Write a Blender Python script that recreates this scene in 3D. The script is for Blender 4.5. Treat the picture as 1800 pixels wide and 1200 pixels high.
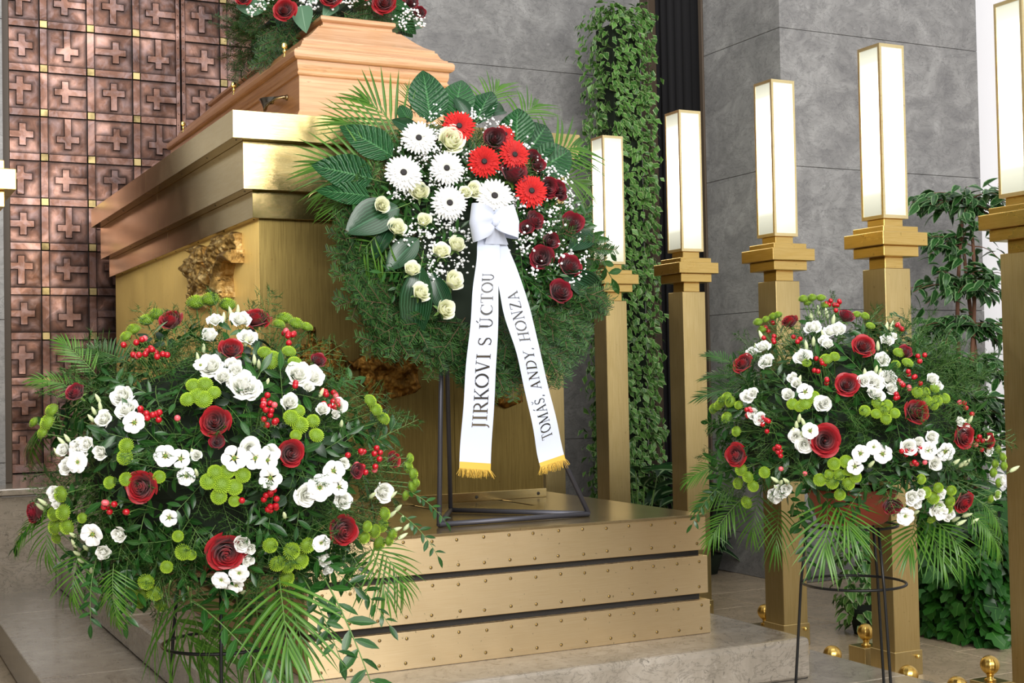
import bpy, bmesh, math, random
import numpy as np
from mathutils import Vector, Matrix, noise
for o in list(bpy.data.objects): bpy.data.objects.remove(o)
scene = bpy.context.scene
COL = scene.collection
rng = random.Random(7)
PI = math.pi
# ------------------------------------------------------------------ camera
# world: X to the right along the front of the catafalque, Y into the hall, Z up, floor of the hall at z = 0
EYE = 1.23
R = np.array([[0.89426662, -0.00470667, 0.44750984], [-0.44713752, 0.0327165, 0.89386669], [-0.01884809, -0.99945359, 0.02715275]])
cam = bpy.data.cameras.new('camera')
camo = bpy.data.objects.new('camera', cam)
COL.objects.link(camo)
cam.sensor_width = 36.0
cam.lens = 2377 / 1800 * 36
cam.clip_start = 0.05
camo.matrix_world = Matrix(((R[0][0], -R[0][1], -R[0][2], 0), (R[1][0], -R[1][1], -R[1][2], 0), (R[2][0], -R[2][1], -R[2][2], EYE), (0, 0, 0, 1)))
scene.camera = camo
# ------------------------------------------------------------------ light
world = bpy.data.worlds.new('world')
scene.world = world
world.use_nodes = True
world.node_tree.nodes['Background'].inputs[0].default_value = (0.95, 0.97, 1.0, 1)
world.node_tree.nodes['Background'].inputs[1].default_value = 0.52
def area(name, loc, target, sx, sy, power, col=(1, 1, 1)):
    l = bpy.data.lights.new(name, 'AREA')
    l.shape = 'RECTANGLE'; l.size = sx; l.size_y = sy; l.energy = power; l.color = col
    o = bpy.data.objects.new(name, l); COL.objects.link(o)
    o.location = loc
    o.rotation_euler = (Vector(target) - Vector(loc)).to_track_quat('-Z', 'Y').to_euler()
    return o
area('hall_window_light', (-2.2, -4.5, 4.2), (2.2, 4.5, 1.0), 4.0, 3.5, 420, (1.0, 0.97, 0.93))
area('rear_high_window', (1.5, -8.9, 6.9), (1.5, 8.0, 3.5), 11.0, 5.0, 420, (1.0, 0.99, 0.97))
area('photo_light', (1.8, -2.4, 3.0), (2.2, 4.5, 0.9), 3.0, 1.8, 205, (1.0, 0.98, 0.95))
area('hall_ceiling_light', (1.5, 1.5, 6.5), (2.2, 5.5, 0.5), 4.0, 3.0, 170, (1.0, 0.98, 0.95))
scene.view_settings.view_transform = 'Standard'
scene.view_settings.look = 'None'
scene.view_settings.gamma = 1
scene.view_settings.use_curve_mapping = False
scene.view_settings.exposure = 0.34
# ------------------------------------------------------------------ picture rays
def ray(x, y):
    return R @ np.array([x - 900.0, y - 600.0, 2377.0])
def on(x, y, axis, val):                       # point of the pixel's ray on an axis-aligned plane (world)
    d = ray(x, y); o = np.array([0, 0, EYE])
    return o + d * ((val - o[axis]) / d[axis])
def onplane(x, y, p, n):
    d = ray(x, y); o = np.array([0, 0, EYE])
    return o + d * (np.dot(np.array(p) - o, n) / np.dot(d, n))
# ------------------------------------------------------------------ materials
def srgb(h):
    h = h.lstrip('#'); r = []
    for i in (0, 2, 4):
        c = int(h[i:i+2], 16) / 255
        r.append(c / 12.92 if c <= 0.04045 else ((c + 0.055) / 1.055) ** 2.4)
    return (*r, 1)
MATS = {}
class NT:
    def __init__(s, name):
        s.m = bpy.data.materials.new(name); s.m.use_nodes = True
        s.t = s.m.node_tree; s.b = s.t.nodes['Principled BSDF']; MATS[name] = s.m
    def n(s, typ, **kw):
        x = s.t.nodes.new(typ)
        for k, v in kw.items(): setattr(x, k, v)
        return x
    def l(s, a, b): s.t.links.new(a, b)
    def coord(s, scale=(1, 1, 1), kind='Position', rot=(0, 0, 0)):
        tc = s.n('ShaderNodeNewGeometry' if kind == 'Position' else 'ShaderNodeTexCoord'); mp = s.n('ShaderNodeMapping')
        mp.inputs['Scale'].default_value = scale; mp.inputs['Rotation'].default_value = rot
        s.l(tc.outputs[kind], mp.inputs['Vector']); return mp.outputs[0]
    def noise(s, vec, scale=5, detail=4, rough=0.5, dist=0.0):
        x = s.n('ShaderNodeTexNoise'); x.inputs['Scale'].default_value = scale
        x.inputs['Detail'].default_value = detail; x.inputs['Roughness'].default_value = rough
        x.inputs['Distortion'].default_value = dist
        s.l(vec, x.inputs['Vector']); return x.outputs['Fac']
    def ramp(s, fac, stops):
        r = s.n('ShaderNodeValToRGB'); el = r.color_ramp.elements
        while len(el) > 1: el.remove(el[-1])
        el[0].position = stops[0][0]; el[0].color = stops[0][1]
        for p, c in stops[1:]:
            e = el.new(p); e.color = c
        s.l(fac, r.inputs[0]); return r.outputs[0]
    def mix(s, fac, a, b, mode='MIX'):
        x = s.n('ShaderNodeMix', data_type='RGBA', blend_type=mode)
        if isinstance(fac, (int, float)): x.inputs[0].default_value = fac
        else: s.l(fac, x.inputs[0])
        for i, v in ((6, a), (7, b)):
            if isinstance(v, tuple): x.inputs[i].default_value = v
            else: s.l(v, x.inputs[i])
        return x.outputs[2]
    def bump(s, h, strength=0.3, dist=0.01):
        b = s.n('ShaderNodeBump'); b.inputs['Strength'].default_value = strength
        b.inputs['Distance'].default_value = dist
        s.l(h, b.inputs['Height']); s.l(b.outputs[0], s.b.inputs['Normal'])
    def set(s, **kw):
        for k, v in kw.items():
            k = k.replace('_', ' ')
            inp = s.b.inputs[k]
            if isinstance(v, (int, float, tuple)): inp.default_value = v
            else: s.l(v, inp)
def g(v): return (v, v, v, 1)
def mat_plain(name, col, rough=0.5, metal=0.0, **kw):
    n = NT(name); n.set(Base_Color=srgb(col), Roughness=rough, Metallic=metal, **kw); return n.m
def mat_brass(name, c1, c2, r0, r1, stretch=(2, 2, 40), stain=0.25, aniso=0.0):
    n = NT(name)
    v = n.coord(stretch); f = n.noise(v, 6, 5, 0.6)
    w = n.noise(n.coord((1, 1, 1)), 3.5, 5, 0.6, 0.6)
    col = n.mix(n.ramp(f, [(0.3, g(0)), (0.7, g(1))]), srgb(c1), srgb(c2))
    sp = n.noise(n.coord((1, 1, 1)), 60, 2, 0.5)
    col = n.mix(n.ramp(sp, [(0.70, g(0)), (0.76, g(stain))]), col, srgb('#5a4018'))
    n.set(Base_Color=col, Metallic=1.0)
    rr = n.n('ShaderNodeMapRange'); n.l(w, rr.inputs[0])
    rr.inputs[1].default_value = 0.3; rr.inputs[2].default_value = 0.7
    rr.inputs[3].default_value = r0; rr.inputs[4].default_value = r1
    n.l(rr.outputs[0], n.b.inputs['Roughness'])
    n.bump(n.noise(n.coord(tuple(x * 3 for x in stretch)), 10, 3), 0.06, 0.002)
    if aniso:                                   # brushed metal: the gloss spreads across the brushing
        n.b.inputs['Anisotropic'].default_value = aniso
        if stretch[2] > stretch[0]: cx = n.n('ShaderNodeCombineXYZ'); cx.inputs[2].default_value = 1.0; n.l(cx.outputs[0], n.b.inputs['Tangent'])
        else:
            ge = n.n('ShaderNodeNewGeometry'); vm = n.n('ShaderNodeVectorMath', operation='CROSS_PRODUCT'); n.l(ge.outputs['True Normal'], vm.inputs[0])
            vm.inputs[1].default_value = (0.02, 0.03, 1); n.l(vm.outputs[0], n.b.inputs['Tangent'])
    return n.m
mat_brass('brass_polished', '#e0c482', '#ead298', 0.13, 0.19, (2, 2, 30), 0.2, 0.45)
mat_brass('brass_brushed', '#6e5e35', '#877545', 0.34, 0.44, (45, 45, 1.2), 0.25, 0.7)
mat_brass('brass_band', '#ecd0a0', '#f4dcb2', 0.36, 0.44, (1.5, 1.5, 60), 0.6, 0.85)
mat_brass('brass_side', '#a98a4e', '#b8985a', 0.36, 0.46, (1.5, 1.5, 60), 0.8, 0.7)  # darker brass: shade of the podium sides put into the colour
mat_brass('brass_pillar', '#bba46c', '#ccb784', 0.34, 0.42, (60, 60, 1.5), 0.25, 0.7)
mat_brass('brass_panel_lit', '#ecc878', '#f4d78c', 0.46, 0.54, (45, 45, 1.2), 0.25, 0.8)  # brighter copy of the body brass, light of the left lamps painted in
mat_brass('brass_cap', '#dcb868', '#e8c880', 0.24, 0.34, (2, 2, 40))
mat_brass('brass_frame_lit', '#eed79c', '#f4e2b0', 0.34, 0.42)  # paler than the capitals: lantern glow put into the metal's colour
mat_brass('brass_ball', '#d2aa55', '#e2c070', 0.28, 0.34, (40, 40, 2))
mat_plain('gold_bright', '#e8cf80', 0.15, 1.0)
mat_plain('screw_steel', '#8a7a58', 0.4, 1.0)
mat_plain('screw_slot', '#1a140c', 0.7)
mat_plain('gap_black', '#0c0c0e', 0.6)
mat_plain('dark_frame', '#4a3d30', 0.55)
mat_plain('black_curtain', '#161518', 0.9)
mat_plain('wall_dark', '#5a524a', 0.6)
mat_plain('white_plaster', '#e6e6ea', 0.8)
mat_plain('iron_grey', '#4d4d55', 0.45, 0.6)
mat_plain('iron_black', '#191919', 0.42, 0.5)
mat_plain('bronze_handle', '#7a6a50', 0.2, 1.0)
mat_plain('terracotta', '#8a3a24', 0.6)
def mat_platform_top():
    n = NT('platform_top')
    f = n.noise(n.coord((1, 1, 1)), 5, 5, 0.6, 0.5)
    n.set(Base_Color=n.ramp(f, [(0.3, srgb('#7d6c4e')), (0.7, srgb('#9a8763'))]), Metallic=0.75, Roughness=0.2)
mat_platform_top()
def mat_bronze():
    n = NT('bronze_cast')
    v = n.coord((1, 1, 1)); f = n.noise(v, 22, 6, 0.65, 0.4)
    n.set(Base_Color=n.ramp(f, [(0.25, srgb('#3a2a14')), (0.5, srgb('#b08c50')), (0.75, srgb('#f0d8a0'))]), Metallic=1.0, Roughness=0.36)
    n.bump(n.noise(v, 70, 5, 0.7, 0.5), 0.7, 0.006)
    n = NT('bronze_dark')
    v = n.coord((1, 1, 1)); f = n.noise(v, 18, 6, 0.65, 0.6)
    n.set(Base_Color=n.ramp(f, [(0.3, srgb('#3a260f')), (0.6, srgb('#7a5828')), (0.85, srgb('#b8904c'))]), Metallic=1.0, Roughness=0.36)
    n.bump(n.noise(v, 60, 5, 0.7, 0.5), 0.7, 0.006)
mat_bronze()
def mat_marble(name, dark, mid, light, rough, vein='#4c4c50', coat=0.0):
    n = NT(name); v = n.coord((1, 1, 1))
    a = n.noise(v, 4.5, 9, 0.72, 0.8)
    col = n.ramp(a, [(0.22, srgb(dark)), (0.5, srgb(mid)), (0.85, srgb(light))])
    b = n.noise(n.coord((1.5, 1.5, 3.2), rot=(0.2, 0.35, 0.1)), 3.2, 9, 0.66, 2.2)
    vm = n.ramp(b, [(0.475, g(0)), (0.5, g(0.5)), (0.52, g(0))])
    col = n.mix(vm, col, srgb(vein))
    c = n.noise(v, 17, 6, 0.7, 1.5)
    col = n.mix(n.ramp(c, [(0.62, g(0)), (0.72, g(0.45))]), col, srgb(light))
    d = n.noise(v, 26, 3, 0.6, 2.0)
    col = n.mix(n.ramp(d, [(0.30, g(0.55)), (0.36, g(0))]), col, srgb(vein))
    n.set(Base_Color=col, Roughness=rough)
    n.bump(c, 0.08, 0.004)
mat_marble('marble_wall', '#626162', '#828180', '#b0afad', 0.38, '#4c4b4d')
mat_marble('marble_step', '#776f62', '#8e8578', '#aca498', 0.16, '#4a453e')
mat_marble('marble_floor', '#93836c', '#a8977e', '#bba98e', 0.22, '#6e6252')
def mat_wood(name, dark, mid, light):
    n = NT(name)
    f = n.noise(n.coord((1.2, 1.2, 26)), 3.0, 7, 0.6, 0.35)
    col = n.ramp(f, [(0.28, srgb(dark)), (0.5, srgb(mid)), (0.72, srgb(light))])
    fine = n.noise(n.coord((4, 4, 160)), 4, 4, 0.7)
    col = n.mix(n.ramp(fine, [(0.58, g(0)), (0.75, g(0.4))]), col, srgb(dark))
    kn = n.noise(n.coord((3, 3, 22)), 2.2, 2, 0.5, 1.5)
    col = n.mix(n.ramp(kn, [(0.69, g(0)), (0.76, g(0.6))]), col, srgb('#7a4a22'))
    n.set(Base_Color=col, Roughness=0.34)
    n.b.inputs['Coat Weight'].default_value = 0.25
    n.b.inputs['Coat Roughness'].default_value = 0.2
    n.bump(fine, 0.12, 0.002)
mat_wood('oak', '#ab7c56', '#c3966e', '#d3a984')
mat_wood('oak_shaded', '#8f5f38', '#a67348', '#b78558')  # darker copy of the oak, shade on the long sides painted in
def mat_copper(name, use_attr=True):
    n = NT(name)
    geo = n.n('ShaderNodeNewGeometry')
    f = n.noise(geo.outputs['Position'], 3.3, 7, 0.62, 0.7)
    f2 = n.noise(geo.outputs['Position'], 14, 5, 0.6, 0.8)
    col = n.ramp(f, [(0.30, srgb('#35251f')), (0.5, srgb('#62473c')), (0.70, srgb('#a28074'))])
    col = n.mix(n.ramp(f2, [(0.45, g(0)), (0.75, g(0.5))]), col, srgb('#86787a'))
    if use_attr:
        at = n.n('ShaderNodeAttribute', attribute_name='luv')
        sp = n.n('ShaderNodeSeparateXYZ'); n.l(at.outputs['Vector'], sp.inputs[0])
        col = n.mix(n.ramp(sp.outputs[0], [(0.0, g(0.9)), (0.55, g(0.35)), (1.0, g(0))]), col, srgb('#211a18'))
    n.set(Base_Color=col, Metallic=0.92, Roughness=0.31)
    n.bump(f2, 0.25, 0.006)
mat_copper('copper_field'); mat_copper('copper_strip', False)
n = NT('copper_boss'); geo = n.n('ShaderNodeNewGeometry'); f = n.noise(geo.outputs['Position'], 9, 4)
n.set(Base_Color=n.ramp(f, [(0.35, srgb('#5a4e34')), (0.6, srgb('#a8966a'))]), Metallic=1.0, Roughness=0.4)
def mat_leaf(name, base, var, rib='#6f8f4a', ribw=0.12, rough=0.35, edge=None, streak=0.0, trans=0.0, spec=0.32, veins=0.0):
    n = NT(name)
    at = n.n('ShaderNodeAttribute', attribute_name='luv')
    sp = n.n('ShaderNodeSeparateXYZ'); n.l(at.outputs['Vector'], sp.inputs[0])
    oi = n.n('ShaderNodeObjectInfo')
    add = n.n('ShaderNodeMath', operation='ADD'); n.l(sp.outputs[2], add.inputs[0]); n.l(oi.outputs['Random'], add.inputs[1])
    fr = n.n('ShaderNodeMath', operation='FRACT'); n.l(add.outputs[0], fr.inputs[0])
    col = n.mix(fr.outputs[0], srgb(base), srgb(var))
    ab = n.n('ShaderNodeMath', operation='ABSOLUTE'); n.l(sp.outputs[0], ab.inputs[0])
    if edge:
        ns = n.noise(n.coord((1, 1, 1)), 60, 2)
        ad = n.n('ShaderNodeMath', operation='ADD'); n.l(ab.outputs[0], ad.inputs[0])
        mu = n.n('ShaderNodeMath', operation='MULTIPLY'); n.l(ns, mu.inputs[0]); mu.inputs[1].default_value = 0.4
        n.l(mu.outputs[0], ad.inputs[1])
        col = n.mix(n.ramp(ad.outputs[0], [(0.86, g(0)), (1.0, g(0.9))]), col, srgb(edge))
    if streak:
        wv = n.n('ShaderNodeMath', operation='SINE'); m2 = n.n('ShaderNodeMath', operation='MULTIPLY')
        n.l(sp.outputs[0], m2.inputs[0]); m2.inputs[1].default_value = 38; n.l(m2.outputs[0], wv.inputs[0])
        col = n.mix(n.ramp(wv.outputs[0], [(0.2, g(0)), (1.0, g(streak))]), col, srgb(rib))
    if veins:                                   # side veins run forward from the midrib
        m3 = n.n('ShaderNodeMath', operation='MULTIPLY'); n.l(sp.outputs[1], m3.inputs[0]); m3.inputs[1].default_value = 62
        m4 = n.n('ShaderNodeMath', operation='MULTIPLY_ADD'); n.l(ab.outputs[0], m4.inputs[0]); m4.inputs[1].default_value = -13; n.l(m3.outputs[0], m4.inputs[2])
        nz = n.noise(n.coord((1, 1, 1)), 55, 3); m5 = n.n('ShaderNodeMath', operation='MULTIPLY_ADD'); n.l(nz, m5.inputs[0]); m5.inputs[1].default_value = 3.0; n.l(m4.outputs[0], m5.inputs[2])
        sn = n.n('ShaderNodeMath', operation='SINE'); n.l(m5.outputs[0], sn.inputs[0])
        col = n.mix(n.ramp(sn.outputs[0], [(0.75, g(0)), (1.0, g(0.35))]), col, srgb(rib)); n.bump(sn.outputs[0], veins, 0.006)
    if ribw:
        col = n.mix(n.ramp(ab.outputs[0], [(0.0, g(0.75)), (ribw, g(0))]), col, srgb(rib))
    n.set(Base_Color=col, Roughness=rough)
    n.b.inputs['Specular IOR Level'].default_value = spec
    if trans:
        n.b.inputs['Transmission Weight'].default_value = 0
        tr = n.n('ShaderNodeBsdfTranslucent'); n.l(col, tr.inputs[0])
        ms = n.n('ShaderNodeMixShader'); ms.inputs[0].default_value = trans
        out = [x for x in n.t.nodes if x.type == 'OUTPUT_MATERIAL'][0]
        n.l(n.b.outputs[0], ms.inputs[1]); n.l(tr.outputs[0], ms.inputs[2]); n.l(ms.outputs[0], out.inputs[0])
mat_leaf('leaf_palm', '#2f5a18', '#4e7a26', '#7a9a42', 0.2, 0.32, trans=0.2)
mat_leaf('leaf_palm_dark', '#1d4115', '#2d561d', '#5f8446', 0.2, 0.28, trans=0.15)
mat_leaf('leaf_ruscus', '#183c15', '#27511c', '#4f7a40', 0.1, 0.28, trans=0.1)
mat_leaf('leaf_glossy', '#163f20', '#245528', '#4f8450', 0.08, 0.24, veins=0.6)
mat_leaf('leaf_aspidistra', '#0e2a15', '#153419', '#3f6a4c', 0.08, 0.24, streak=0.45)
mat_leaf('leaf_eucalyptus', '#5f8068', '#4a6c50', '#8aa58c', 0.06, 0.45)
mat_leaf('leaf_rose', '#162819', '#223920', '#3f5a44', 0.06, 0.35)
mat_leaf('leaf_ivy', '#26521e', '#56863a', '#8fae62', 0.10, 0.30, edge='#8aa46a', trans=0.1)
mat_leaf('leaf_ivy_dark', '#163c13', '#2a5b1c', '#5c8a44', 0.08, 0.34, trans=0.1)
mat_leaf('leaf_ficus', '#173c18', '#27511f', '#5a8450', 0.08, 0.34, edge='#6f9060')
mat_leaf('leaf_dumbcane', '#102a13', '#1d3e1b', '#9ab487', 0.25, 0.3, streak=0.0)
mat_leaf('needle_fir', '#19351a', '#3a6028', ribw=0, rough=0.5)
mat_leaf('needle_fern', '#1b3a13', '#335b1d', ribw=0, rough=0.55, trans=0.15)
mat_plain('stem_green', '#5a7a3a', 0.5); mat_plain('stem_dark', '#3a3a20', 0.6)
mat_plain('bark', '#6e4a36', 0.8); mat_plain('bark_fir', '#5a4630', 0.8)
mat_plain('moss_core', '#12200f', 0.9)
def mat_petal(name, c_in, c_out, rough=0.55, trans=0.15, bump=0.0):
    n = NT(name)
    at = n.n('ShaderNodeAttribute', attribute_name='luv')
    sp = n.n('ShaderNodeSeparateXYZ'); n.l(at.outputs['Vector'], sp.inputs[0])
    col = n.mix(sp.outputs[1], srgb(c_in), srgb(c_out))
    n.set(Base_Color=col, Roughness=rough)
    n.b.inputs['Sheen Weight'].default_value = 0.15
    if bump:
        wv = n.n('ShaderNodeMath', operation='SINE'); m2 = n.n('ShaderNodeMath', operation='MULTIPLY')
        n.l(sp.outputs[0], m2.inputs[0]); m2.inputs[1].default_value = 16; n.l(m2.outputs[0], wv.inputs[0])
        n.bump(wv.outputs[0], bump, 0.002)
    if trans:
        tr = n.n('ShaderNodeBsdfTranslucent'); n.l(col, tr.inputs[0])
        ms = n.n('ShaderNodeMixShader'); ms.inputs[0].default_value = trans
        out = [x for x in n.t.nodes if x.type == 'OUTPUT_MATERIAL'][0]
        n.l(n.b.outputs[0], ms.inputs[1]); n.l(tr.outputs[0], ms.inputs[2]); n.l(ms.outputs[0], out.inputs[0])
mat_petal('petal_red', '#5c030a', '#a20d1a', 0.5, 0.1)
mat_petal('petal_dark', '#4a0510', '#8c1026', 0.5, 0.08)
mat_petal('petal_cream', '#eef0c0', '#fffff0', 0.55, 0.2)
mat_petal('petal_white', '#eef0e0', '#fafafa', 0.55, 0.22)
mat_petal('petal_gerbera_white', '#f4f4ea', '#fdfdfd', 0.5, 0.2, 0.5)
mat_petal('petal_gerbera_red', '#b00810', '#dc1a14', 0.5, 0.15, 0.5)
mat_petal('pompon_green', '#6a8a0c', '#a9c92e', 0.6, 0.1)
mat_petal('bud_green', '#d6e2b0', '#f0f3dc', 0.5, 0.15)
mat_plain('berry_red', '#a80f1e', 0.2); mat_plain('berry_pink', '#cf5a62', 0.3)
mat_plain('sepal_green', '#5d7f36', 0.5); mat_plain('stamen_yellow', '#b7a83a', 0.6)
mat_plain('disc_dark', '#120a0a', 0.7); mat_plain('disc_cream', '#efe6c4', 0.6); mat_plain('disc_red', '#8c0a12', 0.6)
mat_plain('breath_white', '#f6f7f7', 0.6)
n = NT('ribbon_white'); n.set(Base_Color=srgb('#c4cbdc'), Roughness=0.38)
n.b.inputs['Sheen Weight'].default_value = 0.3
mat_plain('ribbon_gold', '#e0b04a', 0.45, 0.2); mat_plain('fringe_gold', '#d8b048', 0.4, 0.4)
mat_plain('foil_letter', '#9a9690', 0.18, 1.0)
def mat_lamp():
    n = NT('lamp_glass')
    tc = n.n('ShaderNodeTexCoord'); sp = n.n('ShaderNodeSeparateXYZ'); n.l(tc.outputs['Generated'], sp.inputs[0])
    s = n.ramp(sp.outputs[2], [(0.0, g(0.03)), (0.12, g(0.10)), (0.34, g(1.0)), (0.72, g(1.0)), (0.92, g(0.12)), (1.0, g(0.05))])
    mu = n.n('ShaderNodeMath', operation='MULTIPLY'); n.l(s, mu.inputs[0]); mu.inputs[1].default_value = 3.6
    n.set(Base_Color=srgb('#c4c8b8'), Roughness=0.3, Emission_Color=srgb('#fffbe6'))
    n.l(mu.outputs[0], n.b.inputs['Emission Strength'])
mat_lamp()
# ------------------------------------------------------------------ mesh building
def rotz(a): return np.array([[math.cos(a), -math.sin(a), 0], [math.sin(a), math.cos(a), 0], [0, 0, 1.0]])
def nrm(v):
    v = np.array(v, float); return v / (np.linalg.norm(v) + 1e-12)
def frame(x, z):                                # columns: local X along x, local Z near z
    X = nrm(x); Z = np.array(z, float); Z = Z - X * (X @ Z)
    if np.linalg.norm(Z) < 1e-5: Z = np.cross(X, (0.3, 0.7, 0.2))
    Z = nrm(Z); Y = np.cross(Z, X)
    return np.stack([X, Y, Z], 1)
def frame_z(z, spin=0.0):                       # local Z along z
    Z = nrm(z); t = np.array([0, 0, 1.0]) if abs(Z[2]) < 0.9 else np.array([0, 1.0, 0])
    X = nrm(np.cross(t, Z)); Y = np.cross(Z, X)
    return np.stack([X, Y, Z], 1) @ rotz(spin)
def M4(p, F, s=1.0):
    m = Matrix.Identity(4)
    for i in range(3):
        for j in range(3): m[i][j] = F[i][j] * (s[j] if isinstance(s, (tuple, list)) else s)
        m[i][3] = p[i]
    return m
class MB:
    def __init__(s): s.v = []; s.f = []; s.a = []; s.mi = []; s.n = 0
    def add(s, v, f, a=None, F=None, p=None, sc=1.0, rnd=None, mi=0):
        v = np.asarray(v, float) * sc
        if F is not None: v = v @ np.asarray(F).T
        if p is not None: v = v + np.asarray(p)
        a = np.zeros((len(v), 3)) if a is None else np.array(a, float)
        if rnd is not None: a[:, 2] = rnd
        s.v.append(v); s.a.append(a)
        s.f.extend(tuple(i + s.n for i in q) for q in f); s.mi.extend([mi] * len(f))
        s.n += len(v)
    def tube(s, pts, r, seg=6, mi=0, r2=None, cap=True):
        pts = [np.array(p, float) for p in pts]; k = len(pts); V = []
        ref = None
        for i, p in enumerate(pts):
            d = nrm((pts[min(i + 1, k - 1)] - pts[max(i - 1, 0)]))
            if ref is None: ref = np.cross(d, (0.12, 0.31, 0.94)) if abs(d[2]) < 0.9 else np.cross(d, (1, 0.1, 0))
            u = nrm(ref - d * (ref @ d)); w = np.cross(d, u); ref = u
            rr = r if r2 is None else r + (r2 - r) * i / (k - 1)
            for j in range(seg):
                a = 2 * PI * j / seg; V.append(p + (u * math.cos(a) + w * math.sin(a)) * rr)
        f = [(i * seg + j, i * seg + (j + 1) % seg, (i + 1) * seg + (j + 1) % seg, (i + 1) * seg + j) for i in range(k - 1) for j in range(seg)]
        if cap: f += [tuple(range(seg))[::-1], tuple((k - 1) * seg + j for j in range(seg))]
        s.add(V, f, mi=mi)
    def box(s, x0, x1, y0, y1, z0, z1, mi=0):
        v = [(x, y, z) for x in (x0, x1) for y in (y0, y1) for z in (z0, z1)]
        s.add(v, [(0, 1, 3, 2), (4, 6, 7, 5), (0, 4, 5, 1), (2, 3, 7, 6), (0, 2, 6, 4), (1, 5, 7, 3)], mi=mi)
    def lathe(s, prof, seg=16, p=(0, 0, 0), F=None, mi=0, rib=None):
        V = []; k = len(prof)
        for r, z in prof:
            for j in range(seg):
                a = 2 * PI * j / seg; rr = r * (1 if rib is None else 1 - rib[1] * (abs(math.cos(a * rib[0] / 2)) > 0.93))
                V.append((rr * math.cos(a), rr * math.sin(a), z))
        f = [(i * seg + j, i * seg + (j + 1) % seg, (i + 1) * seg + (j + 1) % seg, (i + 1) * seg + j) for i in range(k - 1) for j in range(seg)]
        f += [tuple(range(seg))[::-1], tuple((k - 1) * seg + j for j in range(seg))]
        s.add(V, f, F=F, p=p, mi=mi)
    def mesh(s, name, mats, smooth=True):
        me = bpy.data.meshes.new(name)
        V = np.concatenate(s.v); A = np.concatenate(s.a)
        me.from_pydata(V.tolist(), [], s.f)
        at = me.attributes.new('luv', 'FLOAT_VECTOR', 'POINT')
        at.data.foreach_set('vector', A.astype(np.float32).ravel())
        for m in (mats if isinstance(mats, (list, tuple)) else [mats]): me.materials.append(MATS[m])
        if any(s.mi): me.polygons.foreach_set('material_index', s.mi)
        if smooth: me.polygons.foreach_set('use_smooth', [True] * len(me.polygons))
        me.update(); return me
def put(name, me, parent=None, m=None, **props):
    o = bpy.data.objects.new(name, me); COL.objects.link(o)
    if parent is not None: o.parent = parent; 
    if m is not None:
        if parent is not None: o.matrix_local = INV(parent) @ m
        else: o.matrix_world = m
    elif parent is not None: o.matrix_local = INV(parent)
    for k, v in props.items(): o[k] = v
    return o
WM = {}
def INV(parent):                                # world matrix bookkeeping (no depsgraph update needed)
    return WM.get(parent.name, Matrix.Identity(4)).inverted()
def regw(o, m): WM[o.name] = m.copy()
def thing(name, label, cat, loc=(0, 0, 0), group=None):
    o = bpy.data.objects.new(name, None); COL.objects.link(o); o.location = loc
    o.empty_display_size = 0.1
    o['label'] = label; o['category'] = cat
    if group: o['group'] = group
    WM[o.name] = Matrix.Translation(loc); return o
def tag(o, label, cat, group=None):
    o['label'] = label; o['category'] = cat
    if group: o['group'] = group
    return o
def bevel_box(name, mat, x0, x1, y0, y1, z0, z1, bev=0.002, parent=None, seg=1, **props):
    c = Vector(((x0 + x1) / 2, (y0 + y1) / 2, (z0 + z1) / 2))
    bm = bmesh.new(); bmesh.ops.create_cube(bm, size=1)
    for v in bm.verts: v.co = Vector((v.co.x * (x1 - x0), v.co.y * (y1 - y0), v.co.z * (z1 - z0)))
    if bev: bmesh.ops.bevel(bm, geom=bm.edges[:], offset=bev, segments=seg, profile=0.6, affect='EDGES')
    me = bpy.data.meshes.new(name); bm.to_mesh(me); bm.free(); me.materials.append(MATS[mat])
    m = Matrix.Translation(c)
    o = put(name, me, parent, m, **props); WM[o.name] = m
    return o
def struct(o): o['kind'] = 'structure'; return o
# ------------------------------------------------------------------ setting: floor, steps, walls
E0 = EYE
def slabbed(name, mat, x0, x1, y0, y1, z0, z1, xs=None, ys=None, bev=0.006, gap=0.002, label=None, core='gap_black'):
    """a stone step: a dark bed that carries separate slabs"""
    base = bevel_box(name, core, x0 + 0.01, x1 - 0.01, y0 + 0.01, y1 - 0.01, z0, z1 - 0.01, 0)
    struct(base)
    xs = [x0] + list(xs or []) + [x1]; ys = [y0] + list(ys or []) + [y1]
    for i in range(len(xs) - 1):
        for j in range(len(ys) - 1):
            bevel_box('stone_slab', mat, xs[i] + (gap if i else 0), xs[i + 1], ys[j] + (gap if j else 0), ys[j + 1], z0, z1, bev, base, 3)
    return base
floor = struct(bevel_box('floor', 'marble_floor', -7, 9, -9, 10, -0.1, -0.004, 0))
for i in range(6):
    for j in range(7):
        x, y = 3.46 + i * 0.92, 2.6 + j * 0.62 + (0.0 if i % 2 else 0.2)
        bevel_box('floor_tile', 'marble_floor', x + 0.003, x + 0.917, y + 0.003, y + 0.617, -0.03, 0.0, 0.0015, floor)
slabbed('marble_step', 'marble_step', 0.67, 3.42, 2.0, 7.69, 0.0, 0.144, None, [3.73, 5.33, 6.93], 0.007)
slabbed('marble_step', 'marble_step', 1.065, 3.10, 3.86, 7.60, 0.145, 0.289, None, [5.7], 0.022)
slabbed('marble_step', 'marble_step', -1.5, 3.21, 7.60, 8.95, 0.0, 0.66, [-0.6, 1.05], None, 0.006)
slabbed('marble_step', 'marble_step', -1.5, 3.215, 7.56, 8.95, 0.662, 0.70, [0.2, 1.9], None, 0.008)
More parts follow.
